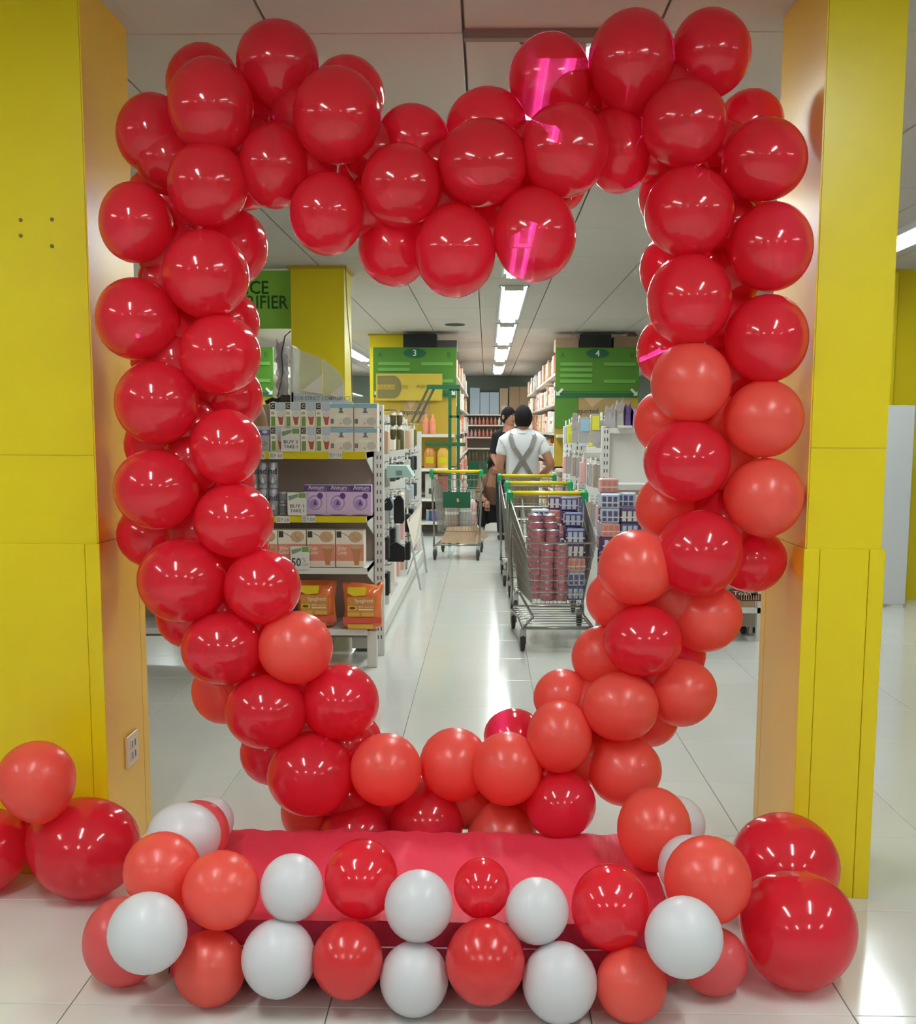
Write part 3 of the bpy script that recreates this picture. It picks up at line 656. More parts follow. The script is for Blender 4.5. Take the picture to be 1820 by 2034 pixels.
for k, xx in enumerate((-.35, .05, .45)):
    t = thing('produce_crate', 'dark green crate of goods under the far shelf, %s' % nth(k, 3), 'crate', (xx, 26.6, 0), 'crates at the far end')
    MB().box(xx-.17, xx+.17, 26.4, 26.8, 0, .62, 'dkgreen', bev=.01).build('crate_body', t)
    mb = MB()
    for q in range(4):
        mb.lathe([(0, .03), (.12, .03), (.15, .012), (.2, .012), (.2, 0)], (xx-.12+.08*q, 26.5, .62), 'olivedark', 8)
    mb.build('bottle_top', t)

# ------------------------------------------------------------------ gondola at left, facing the entrance
YL = 6.45
XL0, XL1 = -2.15, -.605
gl = thing('gondola_shelf', 'white shop shelf with yellow price rails left of the aisle, seen through the heart', 'shelf', ((XL0+XL1)/2, 6.7, 0))
zt_ = 1.46
zF1 = (at(640, 897, YL).z, at(640, 912, YL).z); zF2 = (at(640, 1025, YL).z, at(640, 1038, YL).z); zF3 = (at(640, 1128, YL).z, at(640, 1140, YL).z); zB = (at(700, 1250, YL).z, at(700, 1262, YL).z)
MB().box(XL0, XL1-.05, YL+.42, YL+.44, .1, zt_, 'shelfgrey').build('back_panel', gl)
for (za, zb), nm in ((zF1, 1), (zF2, 1), (zF3, 0), (zB, 0)):
    MB().box(XL0, XL1-.05, YL+.004, YL+.42, zb+.005, za-.003, 'white').build('shelf_board', gl)
    if nm: MB().box(XL0, XL1-.055, YL-.002, YL+.004, zb, za, 'fascia').build('price_rail', gl)
    else: MB().box(XL0, XL1-.05, YL-.002, YL+.004, zb, za, 'white').build('shelf_lip', gl)
    # slanting bracket at the right end
    bp_ = [(YL, za-.002), (YL+.42, za), (YL+.42, za-.14), (YL+.05, za-.05)]
    MB().add([(XL1-.053, p_[0], p_[1]) for p_ in bp_]+[(XL1-.050, p_[0], p_[1]) for p_ in bp_], [(0, 1, 2, 3), (7, 6, 5, 4), (0, 4, 5, 1), (1, 5, 6, 2), (2, 6, 7, 3), (3, 7, 4, 0)], 'white').build('bracket', gl)
def upright(x0, x1, y0, y1, z0, z1, par, py=YL):
    MB().box(x0, x1, y0, y1, z0, z1, 'white', bev=.003).build('upright', par)
    mb = MB(); z = z0+.1
    while z < z1-.03:
        for xx in (x0+(x1-x0)*.35, x0+(x1-x0)*.7): mb.box(xx-.003, xx+.003, y0-.0008, y0+.001, z, z+.022, 'slot')
        z += .05
    mb.build('slot', par, kind='stuff')
upright(XL1-.045, XL1+.01, YL+.38, YL+.44, 0, zt_, gl)
upright(XL0-.05, XL0, YL+.38, YL+.44, 0, zt_, gl)
MB().box(XL1-.055, XL1+.0, YL+.02, YL+.075, .0, .21, 'white', bev=.003).build('leg', gl)
MB().lathe([(-.012, .0001), (-.012, .02), (.012, .02), (.012, .0001)], (XL1-.03, YL+.05, .02), 'rubber', 10, axis=(1, 0, 0)).build('foot', gl)

def prod(name, label, cat, x, y, z, build, group=None):
    t = thing(name, label, cat, (x, y, z), group); build(t, x, y, z); return t
# sugar-cone cartons (tall), two tiers
def cone_carton(w, h):
    def bld(t, x, y, z):
        MB().box(x, x+w, y, y+.1, z, z+h, 'paleyellow', bev=.0015).build('box', t)
        mb = MB(); e = y-.0006
        mb.quad(x+w*.42, x+w*.98, z+h*.66, z+h*.99, e, 'paleblue').quad(x+w*.04, x+w*.36, z+h*.72, z+h*.98, e, 'ink').quad(x+w*.08, x+w*.36, z+.003, z+h*.42, e, 'leafgreen')
        mb.text('C', x+w*.2, z+h*.78, e-.0003, h*.2, 'white', 'C', bold=.02)
        mb.ell(x+w*.2, z+h*.56, w*.13, h*.055, e, 'lightgrey')
        mb.build('print', t)
        mb = MB(); mb.poly([(x+w*.5, z+h*.46), (x+w*.94, z+h*.46), (x+w*.84, z+h*.08), (x+w*.64, z+h*.08)][::-1], e-.0003, 'cupred').ell(x+w*.72, z+h*.52, w*.25, h*.13, e-.0006, 'white'); mb.build('picture', t)
    return bld
x, z0 = 0, zF1[0]+.001
hh = (zt_-z0)*.0+.131
tiers = [('lower', z0), ('upper', z0+.1325)]
for ti, (tn, z) in enumerate(tiers):
    for k in range(4):
        xx = at(536+30.2*k, 850, YL+.02).x
        prod('cone_carton', 'tall ice-cream carton with red cup picture, %s row of top shelf, %s' % (tn, nth(k, 4)), 'carton', xx, YL+.03, z, cone_carton(.081, .131), 'ice-cream cartons on the top shelf')
def shake_box(w, h):
    def bld(t, x, y, z):
        MB().box(x, x+w, y, y+.1, z, z+h, 'cream', bev=.0015).build('box', t)
        e = y-.0006; mb = MB().quad(x+.002, x+w-.002, z+h*.8, z+h-.002, e, 'sky').quad(x+w*.22, x+w*.74, z+h*.38, z+h*.52, e, 'baggold' if 0 else 'paleyellow').quad(x+.004, x+w*.17, z+h*.14, z+h*.34, e, 'inkgrey')
        mb.build('print', t)
        MB().ell(x+w*.74, z+h*.24, w*.2, h*.17, e-.0004, 'offwhite').ell(x+w*.46, z+h*.14, w*.04, h*.04, e-.0004, 'tan').prism([(x+w*.36, z+h*.6), (x+w*.6, z+h*.6), (x+w*.52, z+h*.72), (x+w*.56, z+h*.8), (x+w*.4, z+h*.8), (x+w*.44, z+h*.72)], e-.001, e-.0002, 'inkgrey').build('picture', t)
    return bld
for ti, (tn, z) in enumerate(tiers):
    for k in range(2):
        xx = at(655+48*k, 850, YL+.02).x
        prod('dessert_box', '%s cream box with blue band, %s row, right end of top shelf' % ('left' if k == 0 else 'right', tn), 'box', xx, YL+.03, z, shake_box(.128, .127), 'cream boxes on the top shelf')
def milk_pack(t, x, y, z):
    MB().box(x, x+.048, y, y+.06, z, z+.115, 'lightgrey', bev=.0015).add([(x, y, z+.115), (x+.048, y, z+.115), (x+.048, y+.06, z+.115), (x, y+.06, z+.115), (x, y+.03, z+.135), (x+.048, y+.03, z+.135)], [(0, 1, 5, 4), (3, 4, 5, 2), (0, 4, 3), (1, 2, 5)], 'white').build('box', t)
    MB().quad(x+.001, x+.047, z+.085, z+.113, y-.0006, 'violetblue').ell(x+.024, z+.104, .015, .008, y-.001, 'white').build('print', t)
    MB().ell(x+.02, z+.05, .008, .004, y-.0008, 'inkgrey').ell(x+.03, z+.04, .008, .004, y-.0008, 'inkgrey').ell(x+.018, z+.033, .007, .004, y-.0008, 'inkgrey').build('picture', t)
for k, px in enumerate((499, 517)):
    prod('milk_pack', 'small grey carton with violet gable on the top shelf, %s one beside the heart' % ('nearer' if k == 0 else 'further'), 'carton', at(px, 870, YL+.02).x, YL+.03, z0, milk_pack)
# tall cans, shelf two
z2 = zF2[0]+.001
def tall_can(h):
    def bld(t, x, y, z):
        MB().lathe([(0, .0001), (0, .024), (.004, .0265), (h-.012, .0265), (h-.004, .023), (h, .023), (h-.003, .021), (h-.003, .0001)], (x, y, z), 'can', 18).build('body', t)
        MB().lathe([(.02, .0268), (h*.3, .0268)], (x, y, z), 'inkgrey', 18).build('band', t)
        mb = MB(); mb.text('nd', x, z+h*.55, y-.0278, .05, 'ink', 'C', bold=.015); mb.prism([(x, z+h*.45), (x+.009, z+h*.28), (x+.006, z+h*.2), (x-.006, z+h*.2), (x-.009, z+h*.28)], y-.028, y-.0266, 'paleblue'); mb.build('print', t)
    return bld
for ti in range(2):
    for k in range(3):
        prod('drink_can', 'tall silver-blue can on the second shelf beside the heart, %s row, %s' % (('lower', 'upper')[ti], nth(k, 3)), 'can', at(504+20*k, 1000, YL+.05).x, YL+.06, z2+.146*ti, tall_can(.145), 'tall cans on the second shelf')
for k in range(4):
    ti = k//2; kk = k % 2
    prod('food_tin', 'short ribbed tin behind the second promo card, %s %s' % (('lower', 'upper')[ti], ('left', 'right')[kk]), 'tin', at(563+20*kk, 1000, YL+.05).x, YL+.06, z2+.066*ti,
         lambda t, x, y, z: (MB().lathe([(0, .0001), (0, .026), (.005, .027), (.058, .027), (.063, .026), (.063, .0001)], (x, y, z), 'tinlid', 18).build('body', t), MB().lathe([(.012, .0275), (.052, .0275)], (x, y, z), 'inkgrey', 18).build('paper_label', t)), 'short tins on the second shelf')
def anmum(t, x, y, z):
    w, h = .1235, .168; e = y-.0006
    MB().box(x, x+w, y, y+.07, z, z+h, 'lilac', bev=.0015).build('box', t)
    MB().quad(x+.001, x+w-.001, z+h*.78, z+h*.985, e, 'dkpurple').build('band', t)
    MB().text('Anmum', x+w*.55, z+h*.85, e-.0004, .034, 'white', 'C', w=w*.72, bold=.012).quad(x+w*.6, x+w*.9, z+h*.805, z+h*.82, e-.0004, 'lilac').build('lettering', t)
    cx, cz = x+w*.5, z+h*.42
    mb = MB().ell(cx, cz, w*.32, h*.25, e-.0002, 'purple').ell(cx, cz, w*.26, h*.2, e-.0004, 'lilac').ell(cx-.005, cz-.005, w*.19, h*.15, e-.0006, 'purple').ell(x+w*.72, z+h*.64, w*.13, h*.1, e-.0006, 'dkpurple')
    mb.prism([(cx-.01, cz-.012), (cx+.01, cz-.012), (cx, cz+.02)], e-.0012, e-.0007, 'dkpurple').ell(x+w*.5, z+h*.02, w*.4, h*.018, e-.0002, 'dkpurple'); mb.build('picture', t)
for k, px in enumerate((603.5, 648.5, 693)):
    prod('milk_powder_box', 'lilac milk powder box with a dark purple name band, %s of three' % ('left', 'middle', 'right')[k], 'box', at(px, 1000, YL+.02).x, YL+.03, z2, anmum, 'lilac boxes on the second shelf')
# wafer cone boxes, shelf three
z3 = zF3[0]+.001
def wafer(t, x, y, z):
    w, h = .155, .205; e = y-.0006
    MB().box(x, x+w, y, y+.12, z, z+h, 'cream', bev=.0015).build('box', t)
    MB().quad(x+.001, x+w-.001, z+h*.17, z+h*.62, e, 'salmon').quad(x+w*.03, x+w*.2, z+h*.8, z+h*.97, e, 'ink').build('print', t)
    MB().text('Wafer', x+w*.05, z+h*.46, e-.0004, .032, 'cream', 'L', w=w*.34, bold=.01).text('Cones', x+w*.05, z+h*.35, e-.0004, .032, 'cream', 'L', w=w*.34, bold=.01).quad(x+w*.05, x+w*.36, z+h*.29, z+h*.3, e-.0004, 'tan').build('lettering', t)
    mb = MB().ell(x+w*.7, z+h*.82, w*.24, h*.15, e-.0003, 'tan').tube([(x+w*.22, e-.001, z+h*.93), (x+w*.48, e-.001, z+h*.82)], .0016, 'inkgrey', 5)
    mb.tube([(x+w*.62, e-.001, z+h*.9), (x+w*.66, e-.001, z+h*.8), (x+w*.78, e-.001, z+h*.76)], .0012, 'inkgrey', 5)
    mb.prism([(x+w*.52, z+h*.54), (x+w*.94, z+h*.54), (x+w*.86, z+h*.34), (x+w*.82, z+h*.06), (x+w*.66, z+h*.06), (x+w*.6, z+h*.34)], e-.001, e-.0002, 'conebrown').ell(x+w*.73, z+h*.54, w*.21, h*.05, e-.0013, 'tan'); mb.build('picture', t)
for k, px in enumerate((495, 552, 609.5, 667)):
    prod('wafer_cone_box', 'cream and salmon wafer cone box on the third shelf, %s of four' % nth(k, 4), 'box', at(px, 1100, YL+.02).x, YL+.03, z3, wafer, 'wafer cone boxes on the third shelf')
# pasta bags on the base
zb_ = zB[0]+.001
def pasta(t, x, y, z, rz=0):
    w, h, d = .22, .255, .15; n = 24; rings = []; vs = []; fs = []
    for i in range(15):
        v_ = i/14; zz = z+h*.97*v_; sq = .95+.1*abs(2*v_-1)**3-(.25 if v_ < .01 else 0)
        th_ = 1-.75*max(0, (v_-.72)/.28)**1.5
        for k in range(n):
            a = 2*math.pi*k/n; ca, sa = math.cos(a), math.sin(a); e_ = .5
            px_ = math.copysign(abs(ca)**e_, ca)*w/2*sq*(1+.03*math.sin(9*v_+k)); py_ = math.copysign(abs(sa)**e_, sa)*d/2*sq*(.85+.15*math.sin(math.pi*v_))*th_-d/2*.25*(1-th_)
            vs.append((x+px_, y+py_, zz+.006*math.sin(k*2.1+i)*(1 if 0 < i < 14 else .0)+(.012*math.sin(k*1.3+x*40) if i == 14 else 0)))
    for i in range(14):
        for k in range(n): fs.append((i*n+k, i*n+(k+1) % n, (i+1)*n+(k+1) % n, (i+1)*n+k))
    fs += [tuple(range(n-1, -1, -1)), tuple(14*n+k for k in range(n))]
    MB().add(vs, fs, 'bagorange', True).build('bag', t)
    e = y-d/2-.006
    mb = MB(); X = lambda u: x-w/2+w*u; Z = lambda u: z+h*u
    mb.poly([(X(.15), Z(.93)), (X(.14), Z(.8)), (X(.3), Z(.73)), (X(.58), Z(.76)), (X(.62), Z(.93))][::-1], e, 'bagyellow').build('yellow_patch', t)
    MB().quad(X(.14), X(.82), Z(.27), Z(.72), e, 'bagbrown').quad(X(.02), X(.98), Z(.14), Z(.28), e, 'bagred').quad(X(.14), X(.78), Z(.02), Z(.12), e-.0005, 'baggold').quad(X(.14), X(.44), Z(.3), Z(.38), e-.0005, 'baggold').quad(X(.5), X(.8), Z(.3), Z(.38), e-.0005, 'baggold').build('print', t)
    MB().text('Spaghetti', X(.32), Z(.6), e-.001, .03, 'cream', 'L', w=w*.46).quad(X(.15), X(.37), Z(.43), Z(.52), e-.001, 'bagyellow').ell(X(.26), Z(.475), w*.08, h*.03, e-.0015, 'chocolate').text('85% less fat', X(.42), Z(.48), e-.001, .016, 'cream', 'L', w=w*.36).quad(X(.42), X(.78), Z(.43), Z(.455), e-.001, 'cream').build('lettering', t)
for k, px in enumerate((545, 630, 722)):
    yy = YL+(.12, .12, .06)[k]
    prod('pasta_bag', ['orange bag of pasta mostly hidden behind the heart on the base shelf', 'glossy orange pasta bag with yellow patch, left of the pair on the base shelf', 'glossy orange pasta bag with yellow patch hanging over the right end of the base shelf'][k], 'bag', at(px, 1200, yy).x, yy, zb_, pasta, 'orange pasta bags')
# promo cards and price tags
def promo(px0, px1, py0, py1, kind, label):
    a, b, z0, z1 = pixbox(px0, py0, px1, py1, YL-.012); y = YL-.012
    t = thing('promo_card', label, 'sign', ((a+b)/2, y, z0)); w, h = b-a, z1-z0
    MB().box(a, b, y, y+.002, z0, z1, 'white').build('card', t)
    mb = MB().poly([(a+w*.04, z1-h*.16), (a+w*.08, z1-h*.36), (a+w*.56, z1-h*.2), (a+w*.58, z1-h*.06)], y-.0005, 'taggreen').quad(a+w*.6, b-w*.03, z1-h*.24, z1-h*.03, y-.0005, 'green_row'); mb.build('logo', t)
    mb = MB()
    if kind: mb.text('BUY 1', a+w*.14, z0+h*.34, y-.0008, h*.2, 'ink', 'L', w=w*.73, bold=.012).text('TAKE 1', a+w*.14, z0+h*.14, y-.0008, h*.2, 'ink', 'L', w=w*.73, bold=.012)
    else: mb.text('50', a+w*.05, z0+h*.14, y-.0008, h*.5, 'ink', 'L', w=w*.5, bold=.02).text('%', a+w*.62, z0+h*.32, y-.0008, h*.26, 'inkgrey', 'L', w=w*.2).text('OFF', a+w*.6, z0+h*.13, y-.0008, h*.19, 'inkgrey', 'L', w=w*.34)
    mb.build('lettering', t)
promo(558, 596, 850, 897, 1, 'white BUY 1 TAKE 1 card clipped in front of the ice-cream cartons')
promo(571, 609, 978, 1024, 1, 'white BUY 1 TAKE 1 card clipped beside the lilac boxes')
promo(577, 615, 1085, 1131, 0, 'white 50% OFF card clipped before the wafer cone boxes')
for px, py, tx, lb in ((499, 898, 'P 15.8', 'small white price tag at the left end of the upper yellow rail'), (535, 898, 'P 18.8', 'small white price tag under the upper promo card'), (653, 897, 'P 17.8', 'small white price tag under the cream boxes'), (549, 1025, 'P 2.8', 'small white price tag at the left of the lower yellow rail'), (600, 1024, 'P 20.8', 'small white price tag under the lilac boxes')):
    a, b, z0, z1 = pixbox(px, py, px+27, py+14, YL-.004); y = YL-.004
    t = thing('price_tag', lb, 'price tag', ((a+b)/2, y, z0)); MB().box(a, b, y-.0015, y, z0, z1, 'white').build('card', t)
    MB().text(tx, a+(b-a)*.38, z0+.009, y-.002, .026, 'ink', 'L', w=(b-a)*.55).quad(a+.004, a+(b-a)*.3, z0+.006, z1-.006, y-.002, 'lightgrey').build('lettering', t)

# things on top of the left shelf
def zpx(py, Y): return at(640, py, Y).z
t = thing('acrylic_stand', 'clear sloping acrylic box with a notice band on top of the left shelf', 'display box', (-.95, 6.7, zt_))
def P(px, py, Y): q = at(px, py, Y); return (q.x, q.z)
MB().prism([P(583, 806, 6.62), P(583, 690, 6.62), P(640, 712, 6.62), P(640, 806, 6.62)][::-1], 6.62, 6.64, 'acrylic').build('pane', t)
MB().prism([P(643, 806, 6.62), P(643, 714, 6.62), P(673, 738, 6.62), P(683, 760, 6.62), P(683, 806, 6.62)][::-1], 6.62, 6.64, 'acrylic').build('pane', t)
MB().prism([P(577, 806, 6.6), P(577, 684, 6.6), P(583, 690, 6.6), P(583, 806, 6.6)][::-1], 6.6, 6.8, 'offwhite').build('post', t)
MB().prism([P(600, 776, 6.612), P(640, 744, 6.612), P(640, 783, 6.612)], 6.612, 6.616, 'white').build('white_sheet', t)
MB().prism([P(655, 784, 6.612), P(682, 764, 6.612), P(682, 795, 6.612)], 6.612, 6.616, 'white').build('white_sheet', t)
MB().prism([P(579, 798, 6.6), P(579, 779, 6.6), P(640, 786, 6.6), P(702, 798, 6.6), P(702, 806, 6.6)][::-1], 6.6, 6.606, 'bluewhite').build('band', t)
mb = MB(); q = at(586, 795, 6.598); mb.text('FOR STRICT COMPLIANCE', q.x, q.z, 6.598, .032, 'inkgrey', 'L', w=.31, bold=.01); mb.build('lettering', t)
t = thing('plastic_roll', 'crumpled clear plastic roll standing behind the shelf left of the acrylic box', 'plastic wrap', (-1.1, 7.0, 0))
mb = MB(); q = at(562, 795, 7.0); prof = [(0, .0001)]+[(i*.026, .034+.009*math.sin(i*2.3)) for i in range(1, 13)]+[(.34, .0001)]
mb.lathe(prof, (q.x, 7.0, q.z-.0), 'clearbag', 16); mb.prism([P(549, 672, 6.98), P(562, 700, 6.98), P(572, 706, 6.98), P(572, 790, 6.98), P(560, 790, 6.98), P(549, 700, 6.98)][::-1], 6.98, 6.985, 'clearbag')
mb.build('roll', t)
MB().box(q.x-.04, q.x+.04, 6.96, 7.04, 0, q.z, 'offwhite').build('post', t)
t = thing('handset_cable', 'black coiled cable and handset lying on top of the left shelf', 'cable', (-1.1, 6.75, zt_))
MB().tube([at(577, 658, 6.95), at(566, 668, 6.95), at(560, 700, 6.95), at(562, 740, 6.9), at(555, 775, 6.85), at(552, 792, 6.8)], .004, 'black', 6).build('cable', t)
mb = MB(); pts = [at(528, 800, 6.7), at(542, 793, 6.7), at(552, 796, 6.72), at(562, 788, 6.72), at(570, 795, 6.7), at(577, 790, 6.7)]
mb.tube(pts, .012, 'dark', 8); mb.build('coil', t)
q = at(570, 800, 6.7); MB().box(q.x-.04, q.x+.03, 6.68, 6.74, zt_+.0, zt_+.05, 'darkgrey', bev=.01).build('handset', t)
t = thing('paper_sack', 'pale brown folded sack on the top shelf beside the heart', 'sack', (at(512, 830, 6.6).x, 6.6, 1.2))
q = at(508, 845, 6.66); MB().lathe([(0, .0001), (0, .9), (.08, 1), (.2, .75), (.27, .35), (.28, 0)], (q.x, 6.7, zF1[0]+.001), 'tan', 12, sc=(.07, .05, 1)).build('sack_body', t)

# ------------------------------------------------------------------ side rack along the aisle, left
GX = -.80
sr = thing('side_rack', 'white slotted rack along the left of the aisle hung with small goods', 'rack', (GX, 9.4, 0))
MB().box(GX-.03, GX, 6.95, 12.0, .1, 1.42, 'offwhite').build('back_panel', sr)
MB().box(GX, GX+.16, 6.95, 12.0, .02, .10, 'white').build('base_deck', sr)
for yy in (8.2, 9.8, 11.95):
    z1_ = 1.42 if yy < 11 else 1.30
    MB().box(GX-.03, GX+.12 if yy < 11 else GX+.14, yy, yy+.05, 0, z1_, 'white').build('upright', sr)
mb = MB()
for k in range(22): mb.box(GX+.02, GX+.028, 11.948, 11.952, .1+.052*k, .13+.052*k, 'slot').box(GX+.07, GX+.078, 11.948, 11.952, .1+.052*k, .13+.052*k, 'slot')
mb.build('slot', sr, kind='stuff')
pk = {}
def pack(c_, w, h, d):
    k = (c_, w, h)
    if k not in pk:
        a = MB().box(-d/2, d/2, 0, w, 0, h*.75, c_, bev=.004).mesh('goods'); b = MB().box(-.003, .003, 0, w, h*.75, h, 'white').mesh('header_card'); pk[k] = (a, b)
    return pk[k]
def hang(c_, w, h, x, y, z, label, group):
    a, b = pack(c_, w, h, .045)
    t = thing('hanging_pack', label, 'package', (x, y, z), group)
    for nm, me in (('goods', a), ('header_card', b)):
        o = bpy.data.objects.new(nm, me); C.objects.link(o); o.parent = t
rowsL = [(1.16, ['olive', 'olivedark', 'tan', 'cream'], .20, 'olive'), (.94, ['darkgrey', 'dark', 'steel', 'offwhite'], .17, 'dark grey'), (.70, ['lightgrey', 'bluewhite', 'darkgrey', 'cream'], .16, 'pale'), (.46, ['pinkprint', 'dark', 'black', 'lightgrey'], .2, 'dark'), (.22, ['pinkprint', 'tan', 'black', 'cream'], .2, 'pinkish')]
for ri, (z, cols, h, nm) in enumerate(rowsL):
    for k, yy in enumerate((7.0, 7.4, 7.8, 8.35, 8.75, 9.2, 9.95, 10.4, 10.9)):
        for q in range(3):
            hang(cols[(k+ri) % 4], .13, h, GX+.03+.05*q, yy, z+.005*((k*3+q) % 4), 'small hanging pack on the left side rack, %s row from the top' % ORD[ri], 'packs on the left side rack, %s row' % ORD[ri])
    for yy in (7.0, 7.4, 7.8, 8.35, 8.75, 9.2, 9.95, 10.4, 10.9): MB().tube([(GX, yy+.065, z+h-.01), (GX+.16, yy+.065, z+h), (GX+.17, yy+.065, z+h+.012)], .003, 'steel', 5).build('hook', sr)
# the things one can tell apart on it
for k, (px, py0, py1) in enumerate(((781, 818, 846), (794, 818, 846), (781, 846, 874), (794, 846, 874))):
    a = at(px, py1, 7.6); b = at(px, py0, 7.6); h = b.z-a.z
    t = thing('brush_pack', 'olive brown bottle brush pack high on the left side rack, %s' % ('upper left', 'upper right', 'lower left', 'lower right')[k], 'package', (a.x, 7.6, a.z), 'olive packs')
    MB().lathe([(0, .0001), (.005, .8), (.03, 1), (h-.03, 1), (h-.004, .7), (h, 0)], (a.x, 7.6, a.z), 'olivedark', 12, sc=(.019, .019, 1)).build('goods', t)
    MB().lathe([(h*.75, 1.05), (h*.95, .9)], (a.x, 7.6, a.z), 'cream', 12, sc=(.019, .019, 1)).build('header_band', t)
    MB().tube([(a.x, 7.6, a.z+h-.004), (a.x-.02, 7.6, a.z+h+.012), (GX, 7.6, a.z+h+.006)], .003, 'steel', 5).build('hook', t)
a, b, z0, z1 = pixbox(768, 925, 818, 950, 7.7)
t = thing('display_tray', 'pale blue-green open tray sticking out of the left side rack', 'tray', ((a+b)/2, 7.8, z0))
mat('trayblue', (176, 206, 198), .4)
MB().prism([(a, z0), (b+.01, z0+.01), (b-.035, z1), (a, z1)][::-1][::-1], 7.7, 7.95, 'trayblue').build('tray_body', t)
MB().quad((a+b)/2-.02, (a+b)/2+.02, z0+.02, z0+.05, 7.698, 'taggreen').build('print', t)
for k, (xa, xb, ya, yb, Y, lb) in enumerate(((782, 803, 985, 1040, 7.9, 'black hanging pouch halfway down the left side rack'), (768, 805, 1078, 1116, 8.0, 'wide black hanging bag low on the left side rack'), (761, 780, 990, 1014, 7.5, 'black boxy pack beside the white upright of the left side rack'))):
    a, b, z0, z1 = pixbox(xa, ya, xb, yb, Y)
    t = thing('black_pouch', lb, 'bag', ((a+b)/2, Y, z0))
    MB().prism([(a+.01, z0), (b-.01, z0), (b, z0+.02), (b-.006, z1-.03), ((a+b)/2+.01, z1), ((a+b)/2-.01, z1), (a, z1-.03), (a, z0+.02)], Y, Y+.06, 'black').build('pouch_body', t)
    MB().tube([((a+b)/2, Y+.03, z1-.005), ((a+b)/2-.008, Y+.03, z1+.02), ((a+b)/2+.004, Y+.03, z1+.035)], .0025, 'steel', 5).build('hook', t)

# folding easel with a tapering white board
t = thing('folding_easel', 'slim grey folding easel with a pale tapering board leaning in the aisle', 'easel', (at(822, 1120, 9.9).x, 9.9, 0))
pa, pb, pc, pd = at(808, 1033, 9.9), at(838, 1000, 10.2), at(836, 1062, 10.2), at(822, 1088, 9.9)
MB().add([pa, pd, pc, pb]+[v_+Vector((0, .02, 0)) for v_ in (pa, pd, pc, pb)], [(0, 1, 2, 3), (7, 6, 5, 4), (0, 4, 5, 1), (1, 5, 6, 2), (2, 6, 7, 3), (3, 7, 4, 0)], 'cream').build('board', t)
for (p0, p1) in ((at(818, 1080, 9.8), onz(836, 1172)), (at(838, 1058, 10.3), onz(848, 1137)), (at(812, 1050, 10.0), onz(806, 1150))):
    MB().tube([p0, p1], .009, 'lightgrey', 6).build('leg', t)
MB().tube([at(806, 1150, 9.95), at(822, 1105, 9.95), at(838, 1090, 10.1)], .006, 'lightgrey', 6).build('stretcher', t)

# green stock ladder
YG = 13.4
t = thing('stock_ladder', 'tall dark green metal stock ladder standing behind the middle cart', 'ladder', (at(900, 900, YG).x, YG, 0))
for px in (894, 911):
    q = at(px, 768, YG); MB().box(q.x-.018, q.x+.018, YG, YG+.04, 0, q.z, 'dkgreen').build('post', t)
q0, q1 = at(848, 768, YG), at(914, 768, YG)
MB().box(q0.x, q1.x, YG-.01, YG+.03, q1.z-.03, q1.z+.02, 'dkgreen').build('top_bar', t)
q0, q1 = at(845, 882, YG), at(925, 882, YG); MB().box(q0.x, q1.x, YG-.01, YG+.02, q1.z-.025, q1.z+.015, 'dkgreen').build('cross_bar', t)
for px in (852, 864):
    MB().tube([at(px, 768, YG), at(px-34, 838, YG+.3)], .016, 'olivedark', 6).build('slanting_bar', t)
mb = MB()
for k in range(6):
    z = .25+k*.3; xa = at(894, 800, YG).x
    mb.box(xa, xa+.1, YG+.0, YG+.03, z, z+.025, 'dkgreen')
mb.build('rung', t)

# ------------------------------------------------------------------ gondola at right
YR = 7.4; XR0, XR1 = .79, 1.74
gr = thing('gondola_shelf', 'white shop shelf right of the aisle with a blank white back, cut by the heart', 'shelf', ((XR0+XR1)/2, 7.6, 0))
MB().box(XR0, XR1, YR+.3, YR+.32, .1, 1.335, 'white').build('back_panel', gr)
for z, d in ((1.335, .26), (.985, .02), (.70, .0), (.215, .0)):
    MB().box(XR0, XR1, YR+d, YR+.3, z-.035, z, 'white').build('shelf_board', gr)
upright(XR0-.052, XR0, YR+.26, YR+.32, 0, 1.345, gr); upright(XR1-.02, XR1+.02, YR+.26, YR+.32, 0, 1.345, gr)
MB().box(XR1-.03, XR1+.01, YR+.0, YR+.04, .0, .25, 'white').build('leg', gr)
MB().box(XR0, XR0+.04, YR+.0, YR+.04, .0, .2, 'white').build('leg', gr)
a, b, z0, z1 = pixbox(1215, 958, 1296, 1008, 7.3)
t = thing('storage_carton', 'brown carton with a pale printed label below the blank white shelf back', 'carton', ((a+b)/2, 7.4, .702))
MB().box(a, b, YR+.02, YR+.27, .7005, .95, 'cardboard', bev=.003).build('box', t)
a2, b2, z2_, z3_ = pixbox(1225, 962, 1276, 990, YR+.01)
MB().box(a2, b2, YR+.017, YR+.02, .82, .92, 'cream').build('paper_label', t)
mb = MB().box(a2+.01, a2+.055, YR+.0155, YR+.017, .86, .905, 'lightgrey')
for q in range(3): mb.box(a2+.07+.03*q, a2+.09+.03*q, YR+.0155, YR+.017, .87, .9, 'lightgrey').box(a2+.01+.05*q, a2+.045+.05*q, YR+.0155, YR+.017, .83, .843, 'inkgrey')
mb.build('print', t)
